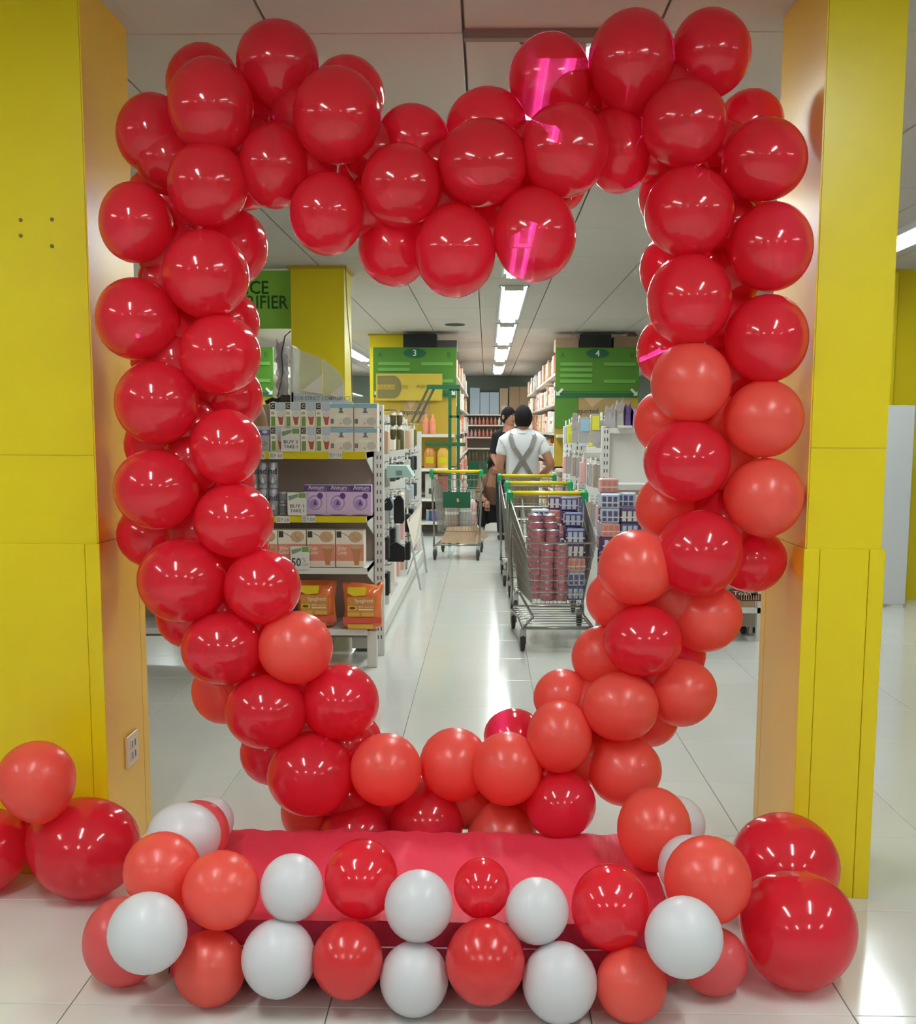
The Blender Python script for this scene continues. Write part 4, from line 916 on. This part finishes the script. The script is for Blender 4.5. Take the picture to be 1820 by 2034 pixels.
# carton on the base shelf
t = thing('storage_carton', 'brown carton with a dark oval print low on the right shelf beside the column', 'carton', (1.55, 7.5, .2155))
MB().box(1.28, 1.70, YR+.02, YR+.28, .2155, .62, 'cardboard', bev=.003).build('box', t)
q = at(1474, 1182, YR+.02); 
mb = MB().prism([(q.x+.1*math.cos(k*math.pi/12), q.z+.012+.042*math.sin(k*math.pi/12)) for k in range(24)], YR+.018, YR+.02, 'chocolate'); mb.build('oval_print', t)
MB().text('Toan', q.x, q.z, YR+.0175, .035, 'cream', 'C', w=.11).build('lettering', t)
a, b, z0, z1 = pixbox(1470, 1204, 1511, 1216, YR+.02)
mb = MB().box(a, b, YR+.018, YR+.02, .255, .30, 'chocolate')
for k in range(8): mb.box(a+.006+k*(b-a-.01)/8, a+.012+k*(b-a-.01)/8, YR+.0172, YR+.018, .262, .293, 'tan')
mb.build('strip_print', t)
t = thing('dolly', 'small grey-brown trolley box on castors under the right shelf', 'trolley', (1.5, 7.7, 0))
a, b, z0, z1 = pixbox(1462, 1238, 1502, 1268, 7.7)
MB().box(a, b, 7.6, 7.9, .06, .19, 'shelfgrey', bev=.008).build('box', t)
for px in (1475, 1493):
    q = at(px, 1275, 7.7); MB().lathe([(-.01, .0001), (-.01, .028), (.01, .028), (.01, .0001)], (q.x, 7.68, .028), 'rubber', 12, axis=(1, .3, 0)).box(q.x-.006, q.x+.006, 7.67, 7.69, .028, .065, 'ink').build('castor', t)
# bags on top of the right shelf
for k, (px, w_, h_, c_, nm) in enumerate(((1213, .07, .14, 'clearbag', 'clear'), (1232, .06, .17, 'clearbag', 'brownish clear'), (1247, .055, .15, 'deepviolet', 'dark violet'), (1262, .06, .13, 'purple', 'pale violet'), (1277, .06, .14, 'deepviolet', 'violet'))):
    q = at(px, 848, YR+.28); t = thing('gift_bag', '%s glossy gift bag on the right shelf top, %s of five' % (nm, nth(k, 5)), 'bag', (q.x, YR+.28, 1.3355), 'bags on top of the right shelf')
    mb = MB().prism([(q.x-w_/2, 1.3355), (q.x+w_/2, 1.3355), (q.x+w_/2+.006, 1.3355+h_*.7), (q.x+w_*.2, 1.3355+h_), (q.x-w_*.1, 1.3355+h_*.9), (q.x-w_*.4, 1.3355+h_*1.02), (q.x-w_/2-.004, 1.3355+h_*.7)], YR+.26, YR+.3, c_); mb.build('bag_body', t)
    MB().prism([(q.x-w_*.1, 1.3355+h_*.6), (q.x+w_*.1, 1.3355+h_*.6), (q.x+w_*.25, 1.3355+h_*1.15), (q.x, 1.3355+h_)], YR+.255, YR+.26, 'deepviolet' if k > 1 else 'clearbag').build('ribbon', t)
q = at(1243, 848, YR+.2); MB().box(q.x-.045, q.x+.045, YR+.22, YR+.26, 1.3355, 1.35, 'white', bev=.002).build('price_strip', gr)

# right side rack along the aisle with hanging bags
GR = .99
s2 = thing('side_rack', 'white slotted rack along the right of the aisle hung with clear bags', 'rack', (GR, 9.8, 0))
MB().box(GR, GR+.03, 7.9, 12.4, .1, 1.33, 'offwhite').build('back_panel', s2)
MB().box(GR-.16, GR, 7.9, 12.4, .02, .10, 'white').build('base_deck', s2)
for yy in (9.4, 11.0, 12.35): MB().box(GR-.20, GR+.03, yy, yy+.03, 0, 1.31, 'white').build('upright', s2)
mb = MB()
for k in range(22):
    for yy in (10.997, 12.347): mb.box(GR-.16, GR-.152, yy, yy+.002, .1+.052*k, .13+.052*k, 'slot').box(GR-.12, GR-.112, yy, yy+.002, .1+.052*k, .13+.052*k, 'slot')
mb.build('slot', s2, kind='stuff')
MB().box(GR-.33, GR-.06, 8.1, 8.15, 1.135, 1.17, 'white').build('bracket', s2)
rowsR = [(1.19, ['clearbag', 'yelbag', 'bluewhite', 'clearbag'], .22), (.90, ['clearbag', 'shelfgrey', 'clearbag', 'pinkprint'], .22), (.62, ['navy', 'pinkprint', 'clearbag', 'shelfgrey'], .22)]
for ri, (z, cols, h) in enumerate(rowsR):
    for k, yy in enumerate((8.0, 8.35, 8.75, 9.5, 9.95, 10.4, 11.1, 11.6)):
        for q in range(4):
            hang(cols[(k+ri+q) % 4], .12, h, GR-.04-.06*q, yy, z+.01*((k*3+q) % 4), 'clear hanging bag on the right side rack, %s row from the top' % ORD[ri], 'bags on the right side rack, %s row' % ORD[ri])
    for yy in (8.0, 8.35, 8.75, 9.5, 9.95, 10.4, 11.1, 11.6): MB().tube([(GR, yy+.06, z+h-.012), (GR-.25, yy+.06, z+h-.004)], .003, 'steel', 5).build('hook', s2)
for (xa, xb, ya, yb, c_, lb) in ((1136, 1148, 820, 880, 'clearbag', 'clear tall packet left of the blue-fronted one on the right side rack'), (1150, 1172, 828, 880, 'sky', 'clear packet with a blue front on the right side rack'), (1173, 1192, 822, 880, 'yelbag', 'yellow-topped packet on the right side rack')):
    a, b, z0, z1 = pixbox(xa, ya, xb, yb, 7.95)
    t = thing('display_packet', lb, 'package', ((a+b)/2, 7.95, z0))
    MB().prism([(a, z0+.01), (a+.01, z0), (b-.01, z0), (b, z0+.01), (b-.004, z1-.01), (b-.012, z1), (a+.012, z1), (a+.004, z1-.01)], 7.93, 7.96, 'clearbag').build('wrapper', t)
    MB().box(a+.012, b-.008, 7.925, 7.93, z0+(z1-z0)*.45, z1-.015, c_).build('front_card', t)

# ------------------------------------------------------------------ shopping carts (built round the origin, handle at +y, nose at -y)
def cart(with_plaque=False):
    t = thing('shopping_cart', 'x', 'shopping cart', (0, 0, 0))
    W = 'steel'
    MB().tube([(-.24, .47, .95), (.24, .47, .95)], .016, 'plasticyellow', 12).build('handle', t)
    for s in (-1, 1):
        MB().tube([(s*.235, .47, .95), (s*.265, .47, .95)], .024, 'plasticgreen', 10).box(s*.25-.02, s*.25+.02, .42, .50, .885, .965, 'plasticgreen', bev=.008).build('handle_bracket', t)
    fr = MB()
    for s in (-1, 1):
        fr.tube([(s*.25, .46, .93), (s*.245, .40, .6), (s*.235, .36, .33), (s*.235, .40, .14)], .010, W, 8)
        fr.tube([(s*.235, .40, .14), (s*.21, .1, .15), (s*.21, -.42, .15)], .010, W, 8)
        fr.tube([(s*.21, -.42, .15), (s*.15, -.40, .22), (s*.2, .05, .30)], .008, W, 8)
    fr.tube([(-.21, -.42, .15), (.21, -.42, .15)], .009, W, 8); fr.tube([(-.235, .40, .16), (.235, .40, .16)], .009, W, 8)
    fr.build('frame', t)
    # wire basket
    def rim(z, s):  # corner positions interpolated between bottom and top
        u = (z-.30)/(.62)
        yr = .34+.12*u; yf = -.38-.14*u; wr = .20+.05*u; wf = .15+.06*u
        return [(-wr, yr, z), (wr, yr, z), (wf, yf, z-.22*u), (-wf, yf, z-.22*u)]
    bk_ = MB()
    top = rim(.92, 0); bot = rim(.30, 0)
    bk_.tube(top, .006, W, 6, closed=True); bk_.tube(bot, .005, W, 5, closed=True)
    for z in (.42, .54, .66, .78): bk_.tube(rim(z, 0), .0022, W, 4, closed=True)
    for e in range(4):
        a, b = Vector(bot[e]), Vector(bot[(e+1) % 4]); A, B = Vector(top[e]), Vector(top[(e+1) % 4]); n = int((B-A).length/.034)
        for k in range(1, n): u = k/n; bk_.tube([a.lerp(b, u), A.lerp(B, u)], .0017, W, 4)
    for k in range(1, 12):
        u = k/12; bk_.tube([Vector(bot[0]).lerp(Vector(bot[1]), u), Vector(bot[3]).lerp(Vector(bot[2]), u)], .002, W, 4)
    bk_.build('basket', t)
    se = MB()
    for k in range(7): x = -.18+.06*k; se.tube([(x, .40, .86), (x, .30, .66)], .002, W, 4)
    se.tube([(-.22, .41, .86), (.22, .41, .86)], .005, W, 6).tube([(-.2, .3, .66), (.2, .3, .66)], .004, W, 6); se.build('child_seat', t)
    lr = MB()
    for k in range(9):
        u = k/8; y = .36-.76*u; w_ = .225-.02*u; lr.tube([(-w_, y, .16), (w_, y, .16)], .003, W, 4)
    lr.build('lower_rack', t)
    for (x, y) in ((-.22, .40), (.22, .40), (-.21, -.40), (.21, -.40)):
        c = MB().box(x-.02, x+.02, y-.012, y+.012, .09, .145, 'lightgrey', bev=.004).box(x-.021, x-.016, y-.012, y+.03, .045, .11, 'steel').box(x+.016, x+.021, y-.012, y+.03, .045, .11, 'steel')
        co_ = c.build('castor', t)
        MB().lathe([(-.012, .0001), (-.013, .045), (-.008, .055), (.008, .055), (.013, .045), (.012, .0001)], (x, y+.02, .055), 'rubber', 16, axis=(1, 0, 0)).build('wheel', co_)
    if with_plaque:
        MB().box(-.14, .14, .425, .435, .56, .73, 'dkgreen', bev=.004).build('plaque', t)
        MB().add([(p_[0], .4365, p_[1]) for p_ in [(-.03, .64), (-.015, .665), (-.0, .66), (-.005, .645), (.0, .625), (-.02, .62)]], [(0, 1, 2, 3, 4, 5)], 'orange').add([(p_[0], .4368, p_[1]) for p_ in [(-.02, .64), (-.01, .655), (-.008, .64)]], [(0, 1, 2)], 'bagyellow').build('emblem', t)
    return t
c1 = cart(False)
kids = {p_: [c for c in bpy.data.objects if c.parent == p_] for p_ in [c1]+children(c1)}
c1.location = (.42, 7.42, 0); c1.scale = (1, 1, .95); c1.rotation_euler = (0, 0, math.radians(2)); c1['label'] = 'nearest shopping cart of the right-hand row, loaded with tins'; c1['group'] = 'carts parked at right'
copy_tree(c1, (.42, 8.92, 0), math.radians(1), 'second shopping cart of the right-hand row, behind the loaded one', kids=kids)
copy_tree(c1, (.37, 10.38, 0), math.radians(0), 'third and farthest shopping cart of the right-hand row, before the standing man', kids=kids)
c4 = cart(True); c4.scale = (1, 1, .95); c4.location = (-.28, 12.4, 0); c4.rotation_euler = (0, 0, math.radians(180-3)); c4['label'] = 'shopping cart alone in mid-aisle with a green plaque on its basket'; c4['group'] = 'carts'
# goods inside the middle cart and the carton on its rack
for k, (dx, dy, c_, h_, lb) in enumerate(((-.1, -.15, 'shelfgrey', .3, 'brownish wrapped bundle at left in the mid-aisle cart'), (.06, -.1, 'lightgrey', .36, 'silvery wrapped bundle in the middle of the mid-aisle cart'), (.13, .1, 'pinkprint', .28, 'pinkish wrapped bundle at right in the mid-aisle cart'))):
    t = thing('wrapped_bundle', lb, 'package', (-.28+dx*.8, 12.45+dy*.6, .33)); x, y = t.location.x, t.location.y
    MB().lathe([(0, .0001), (0, .9), (.04, 1.05), (h_*.5, .95), (h_-.04, 1), (h_, .6), (h_, 0)], (x, y, .306), c_, 14, sc=(.075, .09, 1)).build('wrapping', t)
    MB().lathe([(h_*.45, 1.0), (h_*.55, 1.01)], (x, y, .306), 'white', 14, sc=(.077, .092, 1)).build('tape', t)
t = thing('flat_carton', 'crumpled brown carton lying on the lower rack of the mid-aisle cart', 'carton', (-.26, 12.2, .17))
MB().add([(-.47, 12.05, .17), (-.1, 12.05, .165), (-.02, 12.12, .2), (-.17, 12.2, .33), (-.4, 12.2, .32), (-.47, 12.4, .17), (-.05, 12.4, .165)], [(0, 1, 3, 4), (1, 2, 3), (0, 4, 5), (4, 3, 6, 5), (1, 6, 3), (0, 5, 6, 1)], 'cardboard').build('box', t)
MB().add([(-.17, 12.2, .33), (-.02, 12.12, .2), (.03, 12.1, .24), (-.12, 12.17, .345)], [(0, 1, 2, 3), (3, 2, 1, 0)], 'cardboard2').build('flap', t)

# tins stacked in the near cart
tin_b = MB().lathe([(0, .0001), (0, .04), (.003, .042), (.005, .04), (.033, .04), (.035, .042), (.038, .04), (.038, .037), (.036, .036), (.036, .0001)], (0, 0, 0), 'tinlid', 16).mesh('tin_body')
tin_l = MB().lathe([(.006, .0408), (.032, .0408)], (0, 0, 0), 'tinred', 16).mesh('paper_label')
def put_tin(x, y, z, label):
    t = thing('food_tin', label, 'tin', (x, y, z), 'red-labelled tins in the near cart')
    for nm, me in (('tin_body', tin_b), ('paper_label', tin_l)):
        o = bpy.data.objects.new(nm, me); C.objects.link(o); o.parent = t; o.rotation_euler = (0, 0, random.uniform(0, 6))
cx, cyy = .43, 7.42
for ci, (dx, dy, n) in enumerate(((-.12, .0, 13), (-.035, .0, 13), (-.115, -.095, 12), (-.03, -.1, 12), (-.11, -.2, 11), (-.025, -.2, 11), (.025, -.285, 9), (-.06, -.29, 9), (-.125, .1, 13), (-.03, .1, 13))):
    for k in range(n):
        put_tin(cx+dx+.002*math.sin(k*2+ci), cyy+dy, .292+.0385*k, 'flat round tin with a dull red label stacked in the nearest cart')
# blue-white multipacks
def mpack(c1_, c2_):
    a = MB().box(-.055, .055, -.05, .05, 0, .085, c1_, bev=.006).mesh('wrapped_pack'); b = MB()
    for q in range(3): b.box(-.045+.033*q, -.022+.033*q, -.0515, -.05, .01, .07, c2_)
    b.box(-.056, .056, -.052, -.0495, .03, .038, 'white'); return a, b.mesh('print')
mp = [mpack('navy', 'paleblue'), mpack('deepviolet', 'white'), mpack('pinkprint', 'salmon'), mpack('paleblue', 'navy')]
def put_pack(i, x, y, z, label, group):
    t = thing('multipack', label, 'package', (x, y, z), group); t.rotation_euler = (0, 0, random.uniform(-.2, .2))
    for nm, me in zip(('wrapped_pack', 'print'), mp[i]): o = bpy.data.objects.new(nm, me); C.objects.link(o); o.parent = t
for col, (dx, dy, n, zb0) in enumerate(((.115, -.22, 5, .292), (.115, -.02, 6, .292), (.10, .16, 7, .292), (.03, .28, 7, .292), (-.08, .28, 6, .292))):
    for k in range(n): put_pack((k*3+col) % 4, cx+dx, cyy+dy, zb0+.0865*k, 'shrink-wrapped blue and violet multipack piled in the nearest cart', 'multipacks in the near cart')
# floor display of multipacks between cart and right shelf
tb = thing('display_plinth', 'low white plinth under the piled multipacks right of the near cart', 'plinth', (.87, 7.2, 0))
MB().box(.69, 1.12, 7.08, 7.36, 0, .16, 'offwhite', bev=.004).build('block', tb)
MB().box(.685, 1.125, 7.075, 7.365, .16, .165, 'white').build('top_plate', tb)
for c_ in range(4):
    for r_ in range(2):
        n = (10, 9, 7, 6)[c_]-(0 if r_ == 1 else 1)
        for k in range(n): put_pack((k+c_*2+r_) % 4 if k < 8 else (2 if k % 2 else 3), .745+.112*c_, 7.13+.11*r_+(.03 if r_ else 0), .1655+.0865*k, 'shrink-wrapped multipack piled on the plinth right of the near cart', 'multipacks on the plinth')

# ------------------------------------------------------------------ people
def skin_body(name, joints, bones, radii, mt, par, sub=2, mats=None):
    me = bpy.data.meshes.new(name); keys = list(joints); idx = {k: i for i, k in enumerate(keys)}
    me.from_pydata([joints[k] for k in keys], [(idx[a], idx[b]) for a, b in bones], [])
    o = bpy.data.objects.new(name, me); C.objects.link(o)
    md_ = o.modifiers.new('s', 'SKIN'); md_.use_smooth_shade = True
    sv = me.skin_vertices[0].data
    for k in keys:
        r = radii[k]; sv[idx[k]].radius = r if hasattr(r, '__len__') else (r, r)
        sv[idx[k]].use_root = (k == keys[0])
    if sub: o.modifiers.new('d', 'SUBSURF').levels = sub
    bpy.context.view_layer.update()
    dg = bpy.context.evaluated_depsgraph_get()
    m2 = bpy.data.meshes.new_from_object(o.evaluated_get(dg)); m2.name = name
    bpy.data.objects.remove(o); o = bpy.data.objects.new(name, m2); C.objects.link(o)
    m2.materials.clear(); m2.materials.append(M[mt])
    for p_ in m2.polygons: p_.use_smooth = True
    o.parent = par; return o
def head(t, c, r, yaw, mt_hair='hair', cut=True, pitch=0):
    """c centre of the head, local; yaw = way the face looks (0: towards -y)"""
    Rm = Matrix.Translation(Vector(c)) @ Matrix.Rotation(yaw, 4, 'Z') @ Matrix.Rotation(pitch, 4, 'X')
    mb = MB(); mb.T = Rm
    mb.sph((0, 0, 0), (r*.76, r*.92, r*1.06), 'skin', 18, 12); mb.sph((0, -r*.15, -r*.62), (r*.52, r*.62, r*.5), 'skin', 14, 8)
    mb.sph((0, -r*.95, -r*.12), (r*.12, r*.2, r*.2), 'skin', 8, 6)
    for s in (-1, 1): mb.sph((s*r*.78, r*.06, -r*.08), (r*.1, r*.2, r*.27), 'skin', 8, 6)
    mb.tube([(0, r*.12, -r*1.5), (0, r*.08, -r*.7)], r*.48, 'skin', 12)
    mb.build('head', t)
    f_ = MB(); f_.T = Rm
    for s in (-1, 1): f_.sph((s*r*.3, -r*.84, r*.02), (r*.12, r*.06, r*.06), 'shoe', 8, 6).sph((s*r*.3, -r*.89, r*.02), (r*.05, r*.03, r*.05), 'black', 6, 5).box(s*r*.3-r*.15, s*r*.3+r*.15, -r*.92, -r*.86, r*.16, r*.2, 'hair')
    f_.box(-r*.2, r*.2, -r*.86, -r*.8, -r*.52, -r*.46, 'cupred'); f_.build('face', t)
    h_ = MB(); h_.T = Rm
    vs = []; fs = []; n = 22; m_ = 12
    for i in range(m_+1):
        ph = math.pi*i/m_*.75
        for k in range(n):
            a = 2*math.pi*k/n; front = max(0, -math.sin(a)); lim = ph*(1-.42*front)
            q = 1.07-.055*(i/m_)**3+.02*math.sin(9*a+7*ph)*math.sin(ph*3)+random.uniform(-.008, .008); vs.append((r*.76*q*math.sin(lim)*math.cos(a), r*.92*q*math.sin(lim)*math.sin(a)+r*.03, r*1.06*q*math.cos(lim)))
    for i in range(m_):
        for k in range(n): fs.append((i*n+k, i*n+(k+1) % n, (i+1)*n+(k+1) % n, (i+1)*n+k))
    h_.add(vs, fs, mt_hair, True); return h_
def hand(t, c, d, up, s=1):
    d = Vector(d).normalized(); up = Vector(up).normalized(); sd = d.cross(up).normalized(); c = Vector(c); mb = MB()
    mb.lathe([(0, .8), (.02, 1), (.07, 1.1), (.095, .9), (.1, 0)], c, 'skin', 10, axis=d, sc=(.03*s*1.0, .03*s, .03*s)) if False else mb.tube([c, c+d*.04*s, c+d*.085*s], .03*s, 'skin', 10, taper=[.024*s, .034*s, .033*s])
    for k, L in enumerate((.062, .072, .068, .052)):
        b = c+d*.08*s+sd*(.0165*(k-1.5))*s
        mb.tube([b, b+d*L*.5*s-up*.006, b+d*L*.85*s-up*.026*s, b+d*L*.8*s-up*.045*s], .008*s, 'skin', 7, taper=[.009*s, .0085*s, .0075*s, .006*s])
    b = c+d*.02*s+sd*.03*s; mb.tube([b, b+sd*.02*s+d*.03*s, b+sd*.018*s+d*.06*s-up*.015*s], .009*s, 'skin', 7, taper=[.011*s, .0095*s, .007*s])
    mb.build('hand', t)
# man in white polo with crossed straps, back to us
s = .93
def Q(x, y, z): return Vector((x*s, y*s, z*s))
t = thing('person', 'person seen from behind in a white polo shirt with crossed grey straps', 'person', (.335, 11.25, 0)); mn = t
J = {'pelvis': Q(0, 0, .88), 'waist': Q(0, 0, 1.0), 'chest': Q(0, .02, 1.18), 'sh': Q(0, .0, 1.31), 'neck': Q(0, -.0, 1.39), 'top': Q(0, .01, 1.47)}
Rr = {'pelvis': (.15*s, .11*s), 'waist': (.145*s, .11*s), 'chest': (.17*s, .12*s), 'sh': (.13*s, .09*s), 'neck': .055*s, 'top': .05*s}
Bn = [('pelvis', 'waist'), ('waist', 'chest'), ('chest', 'sh'), ('sh', 'neck'), ('neck', 'top')]
arms = {-1: (Q(-.19, 0, 1.29), Q(-.235, -.02, 1.03), Q(-.14, .16, .92)), 1: (Q(.19, 0, 1.29), Q(.30, -.06, 1.06), Q(.17, .12, .93))}
for sd, n_ in ((-1, 'l'), (1, 'r')):
    a, e, w_ = arms[sd]
    J['s'+n_], J['e'+n_], J['w'+n_] = a, e, w_; Rr['s'+n_], Rr['e'+n_], Rr['w'+n_] = .062*s, .046*s, .03*s
    J['h'+n_], J['k'+n_], J['a'+n_], J['t'+n_] = Q(sd*.09, 0, .82), Q(sd*.11, .01, .46), Q(sd*.11, -.02, .09), Q(sd*.13, .13, .035)
    Rr['h'+n_], Rr['k'+n_], Rr['a'+n_], Rr['t'+n_] = .09*s, .058*s, .038*s, .034*s
    Bn += [('sh', 's'+n_), ('s'+n_, 'e'+n_), ('e'+n_, 'w'+n_), ('pelvis', 'h'+n_), ('h'+n_, 'k'+n_), ('k'+n_, 'a'+n_), ('a'+n_, 't'+n_)]
skin_body('body', J, Bn, Rr, 'skin', t)
# shirt
Js = {'waist': Q(0, 0, .86), 'chest': J['chest'], 'sh': J['sh'], 'col': Q(0, 0, 1.46)}; Rs = {'waist': (.18*s, .14*s), 'chest': (.185*s, .135*s), 'sh': (.155*s, .125*s), 'col': (.078*s, .08*s)}
Bs = [('waist', 'chest'), ('chest', 'sh'), ('sh', 'col')]
for sd, n_ in ((-1, 'l'), (1, 'r')):
    a, e, w_ = arms[sd]; Js['s'+n_] = a; Js['m'+n_] = a.lerp(e, .55); Rs['s'+n_] = .076*s; Rs['m'+n_] = .066*s; Bs += [('sh', 's'+n_), ('s'+n_, 'm'+n_)]
skin_body('shirt', Js, Bs, Rs, 'shirt', t)
Jt = {'p': Q(0, 0, 1.02), 'q': Q(0, 0, .84)}; Rt = {'p': (.195*s, .155*s), 'q': (.16*s, .12*s)}; Bt = [('p', 'q')]
for sd, n_ in ((-1, 'l'), (1, 'r')):
    Jt['h'+n_], Jt['k'+n_], Jt['a'+n_] = J['h'+n_], J['k'+n_], J['a'+n_]; Rt['h'+n_], Rt['k'+n_], Rt['a'+n_] = .1*s, .07*s, .06*s; Bt += [('q', 'h'+n_), ('h'+n_, 'k'+n_), ('k'+n_, 'a'+n_)]
skin_body('trousers', Jt, Bt, Rt, 'khaki', t)
def strip(pts, w, nm, par, mt_='strap'):
    mb = MB(); vs = []; fs = []; pts = [Vector(p_) for p_ in pts]
    for i, p_ in enumerate(pts):
        d = (pts[min(i+1, len(pts)-1)]-pts[max(i-1, 0)]).normalized(); sd = d.cross(Vector((0, 1, 0))).normalized()*w/2
        for q in (p_-sd, p_+sd): vs += [q, q+Vector((0, .02, 0))]
    for i in range(len(pts)-1):
        b = i*4; fs += [(b, b+2, b+6, b+4), (b+1, b+5, b+7, b+3), (b, b+4, b+5, b+1), (b+2, b+3, b+7, b+6)]
    mb.add(vs, fs, mt_); L = parent_world(par); mb.v = [v_+L for v_ in mb.v]; return mb.build(nm, par)
yb = -.128*s
for sd in (-1, 1):
    strip([(sd*.10*s, -.03*s, 1.41*s), (sd*.12*s, yb*.78, 1.35*s), (sd*.085*s, yb-.016, 1.24*s), (0, yb-.02, 1.12*s), (-sd*.06*s, yb-.012, 1.02*s), (-sd*.11*s, yb+.01, .93*s)], .042*s, 'strap', mn)
def loc_build(fn, par):
    """parts made in local coordinates of par"""
    L = parent_world(par); par.location = (0, 0, 0); r = fn(); par.location = L; return r
def mk():
    h_ = head(mn, (.005, .01, 1.54*s), .108, math.pi+.1); h_.build('hair', mn)
    for sd in (-1, 1):
        a, e, w_ = arms[sd]; hand(mn, w_, (w_-e), (0, 0, 1), .95)
        MB().lathe([(0, .0001), (.0, .9), (.05, 1), (.08, .5), (.085, 0)], (sd*.11*s, .05, 0), 'black', 12, sc=(.045, .12, 1)).build('shoe', mn)
    MB().tube([(0+.075*s*math.cos(k*math.pi/8), .0+.07*s*math.sin(k*math.pi/8), 1.385*s) for k in range(16)], .014, 'shirt', 6, closed=True).build('collar', mn)
loc_build(mk, mn)
# dark-clothed person further off
t = thing('person', 'person with black hair in dark clothes half hidden behind the man in the white polo', 'person', (.27, 14.3, 0)); m2_ = t
s2_ = .97
J2 = {'pelvis': (0, 0, .85), 'chest': (0, 0, 1.15), 'sh': (0, 0, 1.28), 'neck': (0, 0, 1.36), 'top': (0, 0, 1.42), 'sl': (-.16, 0, 1.24), 'el': (-.19, 0, 1.0), 'wl': (-.13, -.12, .88), 'sr': (.16, 0, 1.24), 'er': (.19, 0, 1.0), 'wr': (.13, -.12, .88), 'hl': (-.08, 0, .8), 'kl': (-.09, 0, .45), 'al': (-.09, 0, .06), 'hr': (.08, 0, .8), 'kr': (.09, 0, .45), 'ar': (.09, 0, .06)}
R2 = {'pelvis': (.13, .1), 'chest': (.14, .1), 'sh': (.11, .08), 'neck': .05, 'top': .045, 'sl': .055, 'el': .04, 'wl': .028, 'sr': .055, 'er': .04, 'wr': .028, 'hl': .08, 'kl': .055, 'al': .04, 'hr': .08, 'kr': .055, 'ar': .04}
B2_ = [('pelvis', 'chest'), ('chest', 'sh'), ('sh', 'neck'), ('neck', 'top'), ('sh', 'sl'), ('sl', 'el'), ('el', 'wl'), ('sh', 'sr'), ('sr', 'er'), ('er', 'wr'), ('pelvis', 'hl'), ('hl', 'kl'), ('kl', 'al'), ('pelvis', 'hr'), ('hr', 'kr'), ('kr', 'ar')]
skin_body('body', J2, B2_, R2, 'skin', t, 1)
cl_k = [k for k in J2 if k not in ('top', 'wl', 'wr')]
skin_body('dark_clothes', {k: J2[k] for k in cl_k}, [b for b in B2_ if b[0] in cl_k and b[1] in cl_k], {k: (tuple(x+.015 for x in R2[k]) if hasattr(R2[k], '__len__') else R2[k]+.014) for k in cl_k}, 'blackcloth', t, 1)
def mk():
    head(m2_, (-.01, 0, 1.475), .105, .7).build('hair', m2_)
    for sd in (-1, 1): hand(m2_, (sd*.13, -.12, .88), (0, -1, -.3), (0, 0, 1)); MB().lathe([(0, .9), (.04, 1), (.07, .4), (.075, 0)], (sd*.09, -.04, 0), 'black', 10, sc=(.045, .11, 1)).build('shoe', m2_)
loc_build(mk, m2_)
# crouching person
t = thing('person', 'person with black hair crouching in the aisle in a brown shirt and black trousers', 'person', (.10, 15.3, 0)); m3 = t
J3 = {'pelvis': (0, .05, .28), 'waist': (0, .02, .42), 'chest': (-.01, -.06, .60), 'sh': (-.01, -.1, .70), 'neck': (-.01, -.12, .77), 'top': (-.01, -.13, .82),
      'sl': (-.16, -.1, .68), 'el': (-.2, -.2, .48), 'wl': (-.1, -.34, .42), 'sr': (.14, -.1, .68), 'er': (.19, -.2, .48), 'wr': (.08, -.34, .4),
      'hl': (-.1, .03, .26), 'kl': (-.2, -.28, .42), 'al': (-.15, -.08, .07), 'tl': (-.17, -.2, .03), 'hr': (.1, .03, .26), 'kr': (.2, -.28, .40), 'ar': (.15, -.06, .07), 'tr': (.17, -.18, .03)}
R3 = {'pelvis': (.14, .12), 'waist': (.13, .1), 'chest': (.14, .1), 'sh': (.11, .08), 'neck': .05, 'top': .045, 'sl': .055, 'el': .042, 'wl': .028, 'sr': .055, 'er': .042, 'wr': .028, 'hl': .09, 'kl': .065, 'al': .042, 'tl': .035, 'hr': .09, 'kr': .065, 'ar': .042, 'tr': .035}
B3_ = [('pelvis', 'waist'), ('waist', 'chest'), ('chest', 'sh'), ('sh', 'neck'), ('neck', 'top'), ('sh', 'sl'), ('sl', 'el'), ('el', 'wl'), ('sh', 'sr'), ('sr', 'er'), ('er', 'wr')]
for n_ in 'lr': B3_ += [('pelvis', 'h'+n_), ('h'+n_, 'k'+n_), ('k'+n_, 'a'+n_), ('a'+n_, 't'+n_)]
skin_body('body', J3, B3_, R3, 'skin', t, 2)
def sub_(nm, ks, mt_, add):
    skin_body(nm, {k: J3[k] for k in ks}, [b for b in B3_ if b[0] in ks and b[1] in ks], {k: (tuple(x+add for x in R3[k]) if hasattr(R3[k], '__len__') else R3[k]+add) for k in ks}, mt_, m3, 2)
sub_('shirt', ['pelvis', 'neck', 'waist', 'chest', 'sh', 'sl', 'el', 'sr', 'er'], 'brownshirt', .015)
sub_('trousers', ['pelvis', 'hl', 'kl', 'al', 'hr', 'kr', 'ar'], 'blackcloth', .02)
def mk():
    head(m3, (-.01, -.16, .87), .105, .3, pitch=.3).build('hair', m3)
    for sd in (-1, 1):
        hand(m3, (sd*.09, -.34, .41), (0, -1, -.5), (0, 0, 1)); MB().lathe([(0, .9), (.03, 1), (.07, .5), (.075, 0)], (sd*.165, -.16, 0), 'shoe', 10, sc=(.045, .12, 1)).build('shoe', m3)
loc_build(mk, m3)
